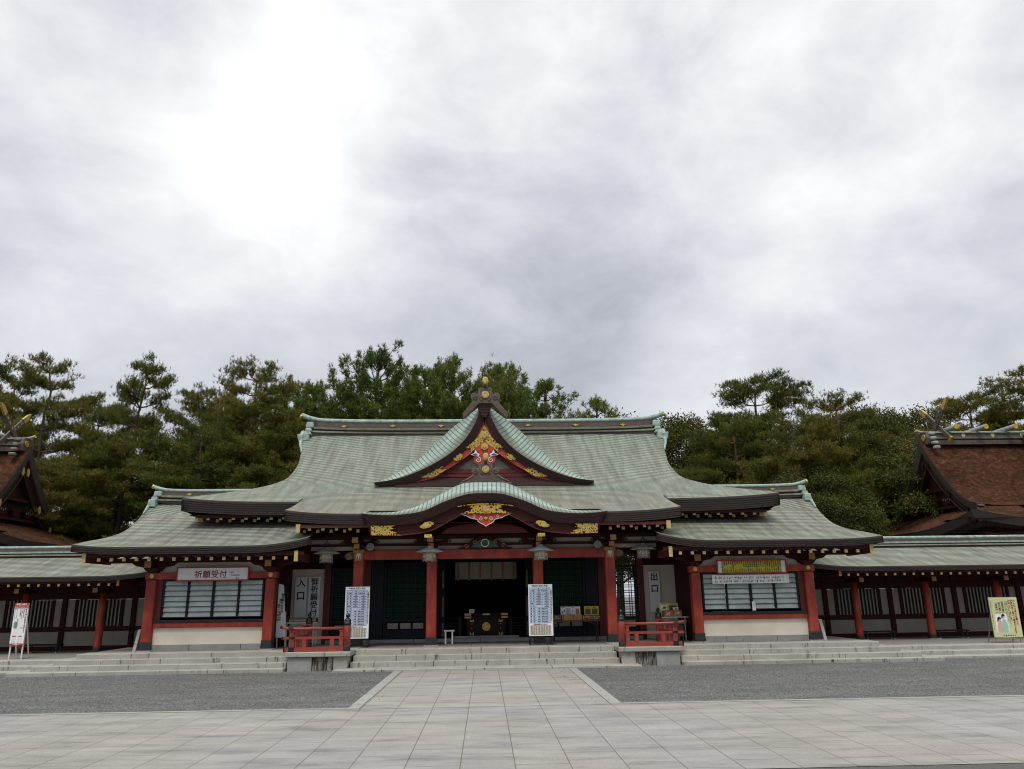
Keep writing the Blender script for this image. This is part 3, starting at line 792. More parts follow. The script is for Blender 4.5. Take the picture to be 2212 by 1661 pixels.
# curved porch gable
NB = 33
def half(tab, n=NB): return cr(tab, n)
ko = half([(0, 4.79), (.35, 4.785), (.7, 4.73), (1.28, 4.44), (1.85, 4.15), (2.43, 4.0), (3.0, 3.96), (3.27, 3.955)])
ki = half([(0, 4.42), (.3, 4.415), (.58, 4.37), (1.11, 4.19), (1.68, 3.95), (2.38, 3.86), (2.94, 3.87), (3.30, 3.91)])
kb = half([(0, 4.18), (.33, 4.18), (.69, 4.13), (1.26, 3.88), (1.82, 3.66), (2.38, 3.605), (2.94, 3.60), (3.17, 3.63)])
kr = half([(0, 3.91), (.25, 3.905), (.55, 3.885), (.98, 3.68), (1.4, 3.46), (1.82, 3.37), (2.39, 3.325), (2.95, 3.335), (3.05, 3.34)])
def both(h, y): return [(-x, y, z) for x, z in h[::-1]] + [(x, y, z) for x, z in h[1:]]
kg = None
TO, TI, TB, TR = both(ko, 21.32), both(ki, 20.78), both(kb, 20.9), both(kr, 21.02)
rows = []
for f in np.linspace(0, 1, 8):
    e = math.sin(f * PI / 2)            # the verge rolls over
    rows.append([(a[0] + (c[0] - a[0]) * f, a[1] + (c[1] - a[1]) * (1 - math.cos(f * PI / 2)), c[2] + (a[2] - c[2]) * (1 - f) ** 1.15 + .05 * math.sin(PI * f)) for a, c in zip(TO, TI)])
ln = np.r_[0, np.cumsum([(Vector(TO[i + 1]) - Vector(TO[i])).length for i in range(len(TO) - 1)])]
uvs = [[(f * .62, ln[j]) for j in range(len(TO))] for f in np.linspace(0, 1, 8)]
b = MB(); b.surf(rows[::-1], uvs[::-1]); kg = b.build('curved_gable', M['verge'], hall, smooth=True)
b = MB(); mid = [(x, 21.44, max(z + .002, 4.075)) for x, y, z in TO]; back = [(x, 23.7, max(z + .05, 4.08)) for x, y, z in TO]
b.surf([TO, mid, back], [[(p[0], 0) for p in TO], [(p[0], .15) for p in TO], [(p[0], 2.4) for p in TO]]); b.build('gable_roof', M['copper_low'], kg, smooth=True)
b = MB(); b.surf(layered(TI, TB, .12, 6)); ends(b, TI, TB, .5, 0); ends(b, TI, TB, .5, -1)
b.surf([[(x, y + .1, z) for x, y, z in TB], [(x, y + .5, z + .04) for x, y, z in TB]]); b.build('gable_edge', M['fascia_red'], kg)
TB2 = [(x, 21.04, z + .04) for x, y, z in both(kb, 0)]
b = MB(); b.surf([TB2, TR]); b.surf([[(x, y, z) for x, y, z in TR], [(x, y + .1, z) for x, y, z in TR]]); b.build('bargeboard', M['maroon'], kg)
b = MB(); b.surf([[(x, y - .012, z + .005) for x, y, z in TR], [(x, y - .012, z + .03) for x, y, z in TR]]); b.build('bargeboard_bead', M['verm_dk'], kg)
# gilt fittings of the curved gable
def lace(parent, pts, y, m='openwork', th=.03, nm='gilt_plate'):
    b = MB(); b.prism(pts, y - th, y); return b.build(nm, M[m], parent, bevel=.006)
def gx(pts): return [(.03 + .72 * x, 3.885 + (z - 3.65) * .545) for x, z in pts]
lace(kg, gx(mir([(.3, 4.155), (.66, 4.115), (1.06, 4.04), (1.09, 3.985), (.98, 4.0), (.88, 4.03), (.62, 4.075), (.3, 4.10)])), 20.955)
lace(kg, gx(mir([(.30, 4.12), (.66, 4.05), (.56, 4.0), (.62, 3.96), (.46, 3.93), (.54, 3.87), (.62, 3.84), (.60, 3.80), (.76, 3.77), (.76, 3.72), (.98, 3.65), (.72, 3.655), (.40, 3.68), (.12, 3.66)])), 20.98)
b = MB(); disc(b, .03, 20.92, 20.95, 4.0, .085); b.build('crest_disc', M['gold'], kg)
b = MB(); tomoe(b, .03, 20.92, 4.0, .072, .012); b.build('crest', M['goldflat'], kg)
for s in (-1, 1):
    o = lace(kg, [(s * 3.04, 3.345), (s * 3.05, 3.60), (s * 2.62, 3.595), (s * 2.40, 3.60), (s * 2.52, 3.55), (s * 2.42, 3.51), (s * 2.58, 3.48), (s * 2.34, 3.40), (s * 2.46, 3.38), (s * 2.20, 3.335), (s * 2.6, 3.335)], 20.985)
    b = MB()
    for k in range(6): spiral(b, s * (2.66 + .11 * (k % 3)), 20.95, 3.42 + .10 * (k // 3), .05, s, .012, 1.2, k)
    b.build('relief', M['goldflat'], kg)
    o = lace(kg, [(s * (1.55 + .18 * math.cos(q) * (1 + .12 * math.cos(4 * q))), 3.60 + .085 * math.sin(q) - .045 * math.cos(q)) for q in np.linspace(0, 2 * PI, 21)[:-1]], 20.985)
    b = MB(); disc(b, s * 1.58, 20.93, 20.955, 3.60, .075); b.build('relief', M['goldflat'], kg)
    b = MB(); b.box(*sorted((s * 1.42, s * 1.62)), 20.99, 21.03, 3.27, 3.36); b.build('gilt_plate', M['gold'], kg)
# carved red pendant with white scrolls
pend = [(x * .70, 3.55 + (z - 3.19) * .74) for x, z in [(0, 3.19), (.10, 3.26), (.20, 3.30), (.30, 3.37), (.34, 3.44), (.48, 3.47), (.62, 3.50), (.72, 3.56), (.92, 3.63), (.5, 3.66), (0, 3.65)]]
b = MB(); b.prism([(x + .03, z) for x, z in mir(pend)], 21.0, 21.05); b.build('pendant', M['brightred'], kg)
b = MB(); edge = [(x + .03, 20.99, z) for x, z in [(-q[0], q[1]) for q in pend[:9][::-1]] + pend[1:9]]
b.tube(edge, .010, 6)
for s in (-1, 1):
    spiral(b, .03 + s * .15, 20.99, 3.755, .055, s, .010, 1.3, PI / 2); spiral(b, .03 + s * .33, 20.99, 3.82, .045, s, .009, 1.2, PI / 2)
b.build('pendant_scroll', M['plaster'], kg)
lace(kg, [(.03, 3.72), (.09, 3.77), (.03, 3.82), (-.03, 3.77)], 20.985)

# triangular dormer gable
co_ = cr([(.12, 7.66), (.30, 7.50), (.7, 7.19), (1.13, 6.83), (1.6, 6.36), (2.12, 5.90), (2.6, 5.57), (3.09, 5.31), (3.46, 5.18)], 41)
ci_ = cr([(.14, 7.60), (.20, 7.20), (.27, 7.02), (.52, 6.57), (.91, 6.14), (1.43, 5.77), (2.07, 5.45), (2.71, 5.23), (3.36, 5.13)], 41)
cb_ = cr([(.01, 7.17), (.12, 6.95), (.26, 6.66), (.62, 6.22), (1.11, 5.82), (1.76, 5.43), (2.4, 5.17), (3.20, 5.10)], 41)
cg_ = cr([(.01, 6.44), (.20, 6.25), (.40, 6.06), (.85, 5.74), (1.31, 5.45), (1.56, 5.28), (2.06, 5.17)], 41)
dm = None
for s in (-1, 1):
    a = [(s * x, 24.02, z) for x, z in co_]; c = [(s * x, 23.5, z) for x, z in ci_]; d = [(s * x, 23.6, z - .09) for x, z in cb_]; g = [(s * x, 23.72, z) for x, z in cg_]
    rows = []
    for f in np.linspace(0, 1, 8):
        rows.append([(p[0] + (q[0] - p[0]) * f, p[1] + (q[1] - p[1]) * (1 - math.cos(f * PI / 2)), q[2] + (p[2] - q[2]) * (1 - f) ** 1.1) for p, q in zip(a, c)])
    ln = np.r_[0, np.cumsum([(Vector(a[i + 1]) - Vector(a[i])).length for i in range(40)])]
    uvs = [[(f * .66, ln[j]) for j in range(41)] for f in np.linspace(0, 1, 8)]
    if s > 0: rows, uvs = rows[::-1], uvs[::-1]
    b = MB(); b.surf(rows, uvs)
    if dm is None: dm = b.build('triangular_gable', M['verge'], hall, smooth=True); par = dm
    else: b.build('gable_verge', M['verge'], dm, smooth=True)
    bk = [(s * x, 27.8, z) for x, z in co_]
    b = MB(); b.surf([a, bk], [[(0, l) for l in ln], [(3.8, l) for l in ln]]); b.build('gable_roof', M['copper'], dm, smooth=True)
    b = MB(); b.surf(layered(c, d, .12, 6)); b.surf([[(x, y + .1, z) for x, y, z in d], [(x, y + .6, z) for x, y, z in d]]); b.build('gable_edge', M['fascia_red'], dm)
    d2 = [(x, 23.74, z + .05) for x, y, z in d]
    b = MB(); b.surf([d2, g]); b.surf([g, [(x, y + .14, z) for x, y, z in g]]); b.build('bargeboard', M['brightred'], dm)
    # gilt plates: apex, middle and foot of each board
    def pl(pts): return lace(dm, [(s * x, z) for x, z in pts], 23.70)
    o = pl([(.003, 6.93), (.08, 6.78), (.165, 6.63), (.27, 6.49), (.40, 6.36), (.52, 6.28), (.66, 6.20), (.56, 6.22), (.50, 6.18), (.46, 6.23), (.42, 6.17), (.44, 6.05), (.33, 6.15), (.17, 6.28), (.003, 6.43)])
    b = MB()
    for k, (x, z) in enumerate(((.12, 6.50), (.22, 6.40), (.32, 6.32), (.42, 6.26))): spiral(b, s * x, 23.66, z, .055, s, .012, 1.3, k)
    b.build('relief', M['goldflat'], dm)
    o = pl([(.83 + .16 * math.cos(q) * .8 + .08 * math.sin(q), 5.925 + .085 * math.sin(q) - .11 * math.cos(q) * .8) for q in np.linspace(0, 2 * PI, 17)[:-1]])
    b = MB(); disc(b, s * .83, 23.65, 23.675, 5.925, .06); b.build('relief', M['goldflat'], dm)
    o = pl([(2.12, 5.29), (1.95, 5.375), (1.75, 5.475), (1.5, 5.62), (1.26, 5.77), (1.33, 5.66), (1.28, 5.62), (1.38, 5.57), (1.30, 5.54), (1.38, 5.50), (1.12, 5.575), (1.28, 5.47), (1.45, 5.36), (1.58, 5.29)])
    b = MB()
    for k, (x, z) in enumerate(((1.48, 5.52), (1.60, 5.44), (1.62, 5.35), (1.75, 5.38), (1.88, 5.34))): spiral(b, s * x, 23.66, z, .05, s, .012, 1.3, k)
    b.build('relief', M['goldflat'], dm)
b = MB(); disc(b, .0, 23.63, 23.66, 6.60, .105); o = b.build('crest_disc', M['gold'], dm)
b = MB(); tomoe(b, .0, 23.63, 6.60, .09, .02); b.build('crest', M['goldflat'], dm)
b = MB(); b.prism([(-2.1, 5.15), (2.1, 5.15), (1.5, 5.55), (.6, 6.2), (0, 6.6), (-.6, 6.2), (-1.5, 5.55)], 23.98, 24.02); b.build('gable_wall', M['plaster_in'], dm)
b = MB(); b.box(-1.25, 1.25, 23.86, 23.97, 5.44, 5.57); b.box(-1.9, 1.9, 23.84, 23.96, 5.20, 5.30); b.box(-1.6, 1.6, 23.83, 23.97, 5.32, 5.42)
for s in (-1, 1): b.bar((s * 1.0, 23.9, 5.57), (s * .15, 23.9, 6.22), .08, .14)
b.box(-.07, .07, 23.87, 23.97, 5.57, 6.3); b.build('gable_strut', M['verm_dk'], dm)
b = MB()
for i in range(5): b.box(-2.75 + .08 * i, 2.75 - .08 * i, 23.60 + .05 * i, 24.2, 5.0 + .055 * i, 5.052 + .055 * i)
b.build('gable_base', M['fascia_red'], dm)
b = MB()
for i in range(9):
    z = 7.18 + .045 * i; hw = .05 + .15 * min(1, (z - 7.12) / .3)
    b.box(-hw, hw, 23.46 + .012 * (8 - i), 23.9, z, z + .042)
b.build('gable_cap', M['fascia_red'], dm)
# carved pendant in the gable
b = MB(); b.prism(mir([(0, 5.60), (.10, 5.68), (.22, 5.68), (.33, 5.78), (.34, 5.92), (.22, 5.98), (.14, 6.02), (.26, 6.12), (.30, 6.22), (.20, 6.26), (0, 6.42)]), 23.66, 23.72); o = b.build('pendant', M['brightred'], dm)
b = MB()
for s in (-1, 1): spiral(b, s * .2, 23.65, 5.82, .09, s, .018, 1.3, PI / 2)
b.build('pendant_scroll', M['plaster'], dm)
b = MB()
for s in (-1, 1): b.prism([(s * .15, 6.00), (s * .24, 6.06), (s * .28, 6.15), (s * .32, 6.04), (s * .43, 5.99), (s * .33, 5.95), (s * .2, 5.93)], 23.64, 23.69)
b.build('pendant_wing', M['white'], dm)
b = MB()
for s in (-1, 1): b.prism([(s * .21, 5.99), (s * .29, 6.025), (s * .38, 5.985), (s * .29, 5.96)], 23.62, 23.638)
b.build('pendant_paint', mat('blue_paint', (.03, .04, .25), .5), dm)
b = MB(); b.prism([(.12 * math.cos(q), 6.24 + .12 * math.sin(q)) for q in np.linspace(PI / 6, 2 * PI + PI / 6, 7)[:-1]], 23.61, 23.66); disc(b, 0, 23.58, 23.62, 6.24, .05); b.build('hexagonal_stud', M['gold'], dm)

# ridge-end ornaments
def ornament(parent, y, z0, hw, ht, foot, nm='ridge_ornament', outline=None):
    """carved ridge-end board: block with scrolls and spreading feet"""
    W = hw; H = ht
    pts = [(0, z0 + .02)] + [(foot * W, z0), (foot * W, z0 + .10 * H)] + \
          [(foot * W * .82, z0 + .20 * H), (1.05 * W + (foot - 1.5) * W * .45, z0 + .34 * H), (1.02 * W, z0 + .46 * H), (1.16 * W, z0 + .58 * H), (1.10 * W, z0 + .74 * H), (.86 * W, z0 + .80 * H), (.66 * W, z0 + .74 * H), (.58 * W, z0 + .80 * H), (.58 * W, z0 + .97 * H), (.50 * W, z0 + H), (0, z0 + H * .985)]
    body = mir(outline) if outline else mir(pts)[1:]
    b = MB(); b.prism([(x + .03, z) for x, z in body], y, y + .22); o = b.build(nm, M['bronze'], parent, bevel=.015)
    b = MB()
    for s in (-1, 1):
        spiral(b, .03 + s * .84 * W, y - .005, z0 + .58 * H, .20 * W, s, .035 * W * 2, 1.5, PI / 2)
        if not outline: b.tube([(.03 + s * .9 * W, y, z0 + .38 * H), (.03 + s * (.8 * foot) * W, y, z0 + .16 * H), (.03 + s * foot * .97 * W, y, z0 + .05 * H)], .022, 6)
        b.tube([(.03 + s * .46 * W, y, z0 + .90 * H), (.03 + s * .42 * W, y, z0 + .5 * H), (.03 + s * .2 * W, y, z0 + .42 * H)], .018, 6)
    b.build('scroll', M['bronze'], o, smooth=True)
    b = MB(); disc(b, .03, y - .04, y, z0 + .70 * H, .30 * W); b.build('crest_disc', M['gold'], o)
    b = MB(); tomoe(b, .03, y - .04, z0 + .70 * H, .25 * W, .012); b.build('crest', M['goldflat'], o)
    zt = z0 + H
    b = MB(); b.tube([(.03, y + .3, zt - .1), (.03, y + .05, zt + .05), (.03, y - .04, zt + .12)], .05, 10); b.build('finial_stem', M['bronze'], o, smooth=True)
    k = W / .44
    b = MB(); b.prism([(.03 + .10 * k * math.cos(q) * (1 + .12 * math.sin(q)), zt + .23 * k + .14 * k * math.sin(q)) for q in np.linspace(0, 2 * PI, 19)[:-1]], y - .12, y + .16); fo = b.build('finial', M['gold'], o, bevel=.02)
    b = MB(); b.prism([(.03 + .055 * k * math.cos(q), zt + .24 * k + .085 * k * math.sin(q)) for q in np.linspace(0, 2 * PI, 15)[:-1]], y - .135, y - .12); b.build('finial_face', M['goldflat'], o)
    return o
ornament(hall, 23.40, 7.30, .39, .78, 1.75, outline=[(.19, 7.57), (.42, 7.33), (.63, 7.12), (.71, 7.13), (.69, 7.26), (.58, 7.40), (.46, 7.56), (.40, 7.64), (.45, 7.72), (.46, 7.82), (.41, 7.90), (.32, 7.92), (.25, 7.87), (.22, 7.91), (.225, 8.05), (.19, 8.08)])
b = MB(); b.prism([(-.16, 7.5), (.16, 7.5), (.14, 8.0), (-.14, 8.0)], 23.62, 27.0); b.build('gable_ridge', M['patina_dk'], dm)
ornament(hall, 22.42, 4.93, .36, .57, 1.95)
b = MB(); b.box(-.72, .78, 22.34, 22.62, 4.83, 4.935); b.build('ornament_base', M['bronze'], hall, bevel=.01)

# ---- porch frame
def sleeve(b, x, y, z0, z1, w_):
    """black metal shoe with a zigzag upper edge"""
    n = 5
    for fx, fy in ((0, -1), (1, 0), (-1, 0)):
        pts = []
        for i in range(2 * n + 1):
            pts.append((-w_ / 2 + w_ * i / (2 * n), z1 - (.035 if i % 2 else 0)))
        poly = [(-w_ / 2, z0)] + pts + [(w_ / 2, z0)]
        m = len(poly)
        if fy: vs = [(x + u, y - w_ / 2, z) for u, z in poly]
        else: vs = [(x + fx * w_ / 2, y + u * fx, z) for u, z in poly]
        b.add(vs, [tuple(range(m))[::-1]])
    b.box(x - w_ / 2 - .012, x + w_ / 2 + .012, y - w_ / 2 - .012, y + w_ / 2 + .012, z0 + .015, z0 + .10)
def post(parent, x, y, z0, z1, w_, m='verm', shoe=.24, base=True):
    b = MB(); b.box(x - w_ / 2, x + w_ / 2, y - w_ / 2, y + w_ / 2, z0, z1); o = b.build('column', M[m], parent, bevel=.02)
    if shoe:
        b = MB(); sleeve(b, x, y, z0 + .01, z0 + shoe + .015, w_ + .014); b.build('metal_shoe', M['sleeve'], o)
    if base:
        b = MB(); b.box(x - w_ / 2 - .055, x + w_ / 2 + .055, y - w_ / 2 - .055, y + w_ / 2 + .055, z0 - .04, z0 + .022); b.build('column_base', M['step'], o, bevel=.008)
    return o
YC = 22.3
for x in (-3.53, -1.49, 1.49, 3.53):
    post(hall, x, YC, .446, 3.06, .28)
b = MB(); b.box(-3.62, 3.62, YC - .10, YC + .10, 2.765, 3.03); b.build('porch_beam', M['verm'], hall, bevel=.012)
b = MB(); b.box(-5.0, 5.0, YC - .08, YC + .08, 3.33, 3.42); b.build('porch_beam', M['maroon'], hall)
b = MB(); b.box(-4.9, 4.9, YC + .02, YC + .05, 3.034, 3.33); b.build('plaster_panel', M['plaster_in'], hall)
b = MB(); b.box(-4.9, 4.9, YC - .02, YC + .018, 3.14, 3.21); b.build('porch_beam', M['maroon'], hall)
b = MB(); b.prism(mir([(0, 3.42), (1.2, 3.42), (1.05, 3.55), (.7, 3.64), (0, 3.70)]), YC - .75, YC - .6); b.build('rainbow_beam', M['verm_dk'], hall)
for x in (-3.53, -1.49, 1.49, 3.53):
    b = MB()
    b.tbox(x, YC, 3.06, 3.18, .26, .26, .36, .36); b.box(x - .42, x + .42, YC - .07, YC + .07, 3.18, 3.27)
    for d in (-.36, 0, .36): b.tbox(x + d, YC, 3.27, 3.33, .14, .16, .2, .2)
    b.box(x - .075, x + .075, YC - .85, YC + .3, 3.20, 3.32); b.box(x - .07, x + .07, YC - .55, YC + .3, 3.06, 3.17)
    bo = b.build('bracket', M['maroon'], hall, bevel=.008)
    b = MB(); b.box(x - .08, x + .08, YC - .875, YC - .852, 3.19, 3.33); b.build('bracket_cap', M['tan'], bo)
    b = MB(); b.box(x - .075, x + .075, YC - .575, YC - .552, 3.05, 3.18); b.build('bracket_cap', M['tan'], bo)
    b = MB()
    for s in (-1, 1): spiral(b, x + s * .47, YC - .08, 3.24, .06, s, .018, 1.2, 0)
    b.build('bracket_scroll', M['sleeve'], bo)
for s in (-1, 1):
    x = s * 3.53
    b = MB(); b.box(x - .16, x + .16, YC - .185, YC - .142, 2.96, 3.05); b.prism([(x - .11, 2.74), (x + .11, 2.74), (x + .12, 2.96), (x - .12, 2.96)], YC - .18, YC - .145); hd = b.build('carved_head', M['tan'], hall, bevel=.008)
    b = MB(); b.prism([(x - .07, 2.76), (x - .03, 2.9), (x, 2.76), (x + .03, 2.9), (x + .07, 2.76), (x + .05, 2.94), (x - .05, 2.94)], YC - .195, YC - .181); b.build('carving', M['plaster'], hd)
    b = MB(); b.prism([(s * 3.63, 2.98), (s * 3.80, 2.99), (s * 3.93, 2.93), (s * 3.94, 2.84), (s * 3.86, 2.77), (s * 3.74, 2.79), (s * 3.63, 2.80)], YC - .06, YC + .06); ns = b.build('scrolled_nose', M['bronze'], hall, bevel=.01)
    b = MB(); spiral(b, s * 3.81, YC - .065, 2.88, .08, s, .018, 1.4, 0); b.build('nose_scroll', M['tan'], ns)
    # gilt beam fittings
    for x in (1.80, 2.62, .62):
        pass
# frog-leg strut with emblem over the middle bay
b = MB(); b.prism(mir([(0, 3.40), (.20, 3.38), (.42, 3.24), (.60, 3.10), (.80, 3.05), (.62, 3.035), (0, 3.035)]), YC - .16, YC - .11); fr = b.build('frog_leg_strut', M['maroon'], hall)
b = MB(); b.prism(mir([(0, 3.30), (.16, 3.27), (.30, 3.16), (.40, 3.08), (.2, 3.06), (0, 3.06)]), YC - .18, YC - .162); b.build('strut_carving', mat('green_carving', (.03, .09, .06), .6), fr)
b = MB(); b.tube([(.105 * math.cos(q), YC - .20, 3.19 + .105 * math.sin(q)) for q in np.linspace(0, 2 * PI, 25)], .014, 6); b.build('strut_ring', M['plaster'], fr)
b = MB()
for s in (-1, 1): spiral(b, s * .52, YC - .18, 3.12, .06, s, .014, 1.3, 0); spiral(b, s * .30, YC - .2, 3.22, .06, s, .014, 1.3, 1)
b.build('strut_scroll', M['tan'], fr)

# ---- hall wall behind the porch
YW = 24.2
b = MB(); slabs(b, -4.72, 4.72, YW - .18, YW + .25, .43, .545, 1.9, .012); b.build('stone_sill', M['plinth'], hall, bevel=.008)
def frame(b, x0, x1, z0, z1, y, t_, d):
    b.box(x0, x1, y - d, y, z1 - t_, z1); b.box(x0, x1, y - d, y, z0, z0 + t_)
    b.box(x0, x0 + t_, y - d, y, z0 + t_, z1 - t_); b.box(x1 - t_, x1, y - d, y, z0 + t_, z1 - t_)
def lattice_door(x0, x1, z0, zm, z1, nx, nz, glass=True):
    b = MB(); frame(b, x0, x1, z0, z1, YW, .07, .08); b.box(x0 + .07, x1 - .07, YW - .08, YW, zm - .10, zm); b.box(x0 + .07, x1 - .07, YW - .075, YW - .005, z0 + .07, z0 + .24)
    o = b.build('lattice_door', M['navy'], hall)
    b = MB()
    for i in range(nx):
        for k in (-.035, .035):
            x = x0 + .07 + (x1 - x0 - .14) * (i + .5) / nx + k; b.box(x - .010, x + .010, YW - .05, YW - .02, zm, z1 - .07)
    for i in range(nz):
        for k in (-.03, .03):
            z = zm + (z1 - .07 - zm) * (i + .5) / nz + k; b.box(x0 + .07, x1 - .07, YW - .062, YW - .035, z - .010, z + .010)
    b.build('lattice', M['lattice'], o)
    b = MB(); n = max(1, round((x1 - x0) / .45))
    for i in range(n):
        a = x0 + .10 + (x1 - x0 - .2) * i / n; c = x0 + .10 + (x1 - x0 - .2) * (i + 1) / n
        b.box(a + .035, c - .035, YW - .055, YW - .03, z0 + .28, zm - .14)
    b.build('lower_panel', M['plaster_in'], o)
    if glass:
        b = MB(); b.box(x0 + .07, x1 - .07, YW + .004, YW + .012, z0 + .07, z1 - .07); b.build('pane', M['glass'], o)
    return o
for s in (-1, 1):
    a, c = sorted((s * 4.62, s * 3.72)); lattice_door(a, c, .56, 1.10, 2.62, 3, 9, glass=(s < 0))
    a, c = sorted((s * 3.05, s * 1.72)); lattice_door(a, c, .56, 1.14, 2.76, 5, 9)
    b = MB(); b.box(*sorted((s * 3.06, s * 3.42)), YW - .12, YW + .02, .55, 2.85); b.build('shutter_leaf', M['navy'], hall)
    b = MB(); b.bar((s * 1.22, YW - .02, 1.70), (s * 1.58, YW - .42, 1.70), .05, 2.24); lf = b.build('open_door', M['navy'], hall)
    b = MB()
    for z, h in ((2.25, .55), (1.45, .6), (.8, .4)):
        b.prism([(s * 1.24 + s * .11 * math.sin(q), z + h / 2 * math.cos(q)) for q in np.linspace(0, PI, 10)], YW - .14, YW - .115)
    b.build('hinge_plate', mat('dull_bronze_plate', (.09, .055, .02), .5, 10, .4), lf)
    b = MB(); b.box(*sorted((s * 3.44, s * 3.70)), YW - .12, YW + .12, .55, 2.95); b.build('wall_post', M['verm_dk'], hall)
    b = MB(); b.box(*sorted((s * 4.64, s * 4.84)), YW - .12, YW + .12, .45, 2.95); b.build('wall_post', M['verm_dk'], hall)
    b = MB(); b.box(*sorted((s * 4.845, s * 5.93)), YW - .02, YW + .04, .45, 2.6); b.build('plaster_panel', M['plaster'], hall)
    b = MB(); b.box(*sorted((s * 5.94, s * 6.9)), YW - .06, YW + .08, .45, 4.0); b.build('wall_post', M['maroon'], hall)
    b = MB(); b.box(*sorted((s * 4.845, s * 5.93)), YW - .1, YW + .08, 2.605, 2.75); b.box(*sorted((s * 4.85, s * 5.93)), YW - .03, YW + .05, 2.755, 4.0); b.build('wall_beam', M['maroon'], hall)
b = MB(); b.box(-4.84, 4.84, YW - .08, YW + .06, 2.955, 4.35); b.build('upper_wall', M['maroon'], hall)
b = MB(); b.box(-3.43, 3.43, YW - .1, YW + .1, 2.86, 2.95); b.build('lintel', M['navy'], hall)
b = MB()
for x in (-2.5, -1.75, 0, 1.75, 2.5): b.box(x - .2, x + .2, YW - .115, YW - .101, 2.865, 2.945)
b.build('lintel_plate', M['tan'], hall)
# dim room behind
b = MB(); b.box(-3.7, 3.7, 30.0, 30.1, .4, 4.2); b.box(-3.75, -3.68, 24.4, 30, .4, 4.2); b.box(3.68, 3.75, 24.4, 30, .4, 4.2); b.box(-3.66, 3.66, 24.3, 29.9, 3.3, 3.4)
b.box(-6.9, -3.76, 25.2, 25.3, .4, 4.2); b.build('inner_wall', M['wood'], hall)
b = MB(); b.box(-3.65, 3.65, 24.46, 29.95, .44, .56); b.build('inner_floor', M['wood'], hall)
b = MB(); b.box(-1.0, 1.0, YW + .02, YW + .2, .547, .60); b.build('threshold', M['plinth'], hall)
for s in (-1, 1):                       # low dark balustrade each side of the box
    b = MB(); a, c = sorted((s * .70, s * 1.2))
    for z in (.70, .78, .86, .94, 1.10): b.box(a, c, 24.75, 24.79, z - .012, z + .014)
    b.box(*sorted((s * .74, s * .82)), 24.73, 24.81, .56, 1.16); b.build('balustrade', M['wood'], hall)
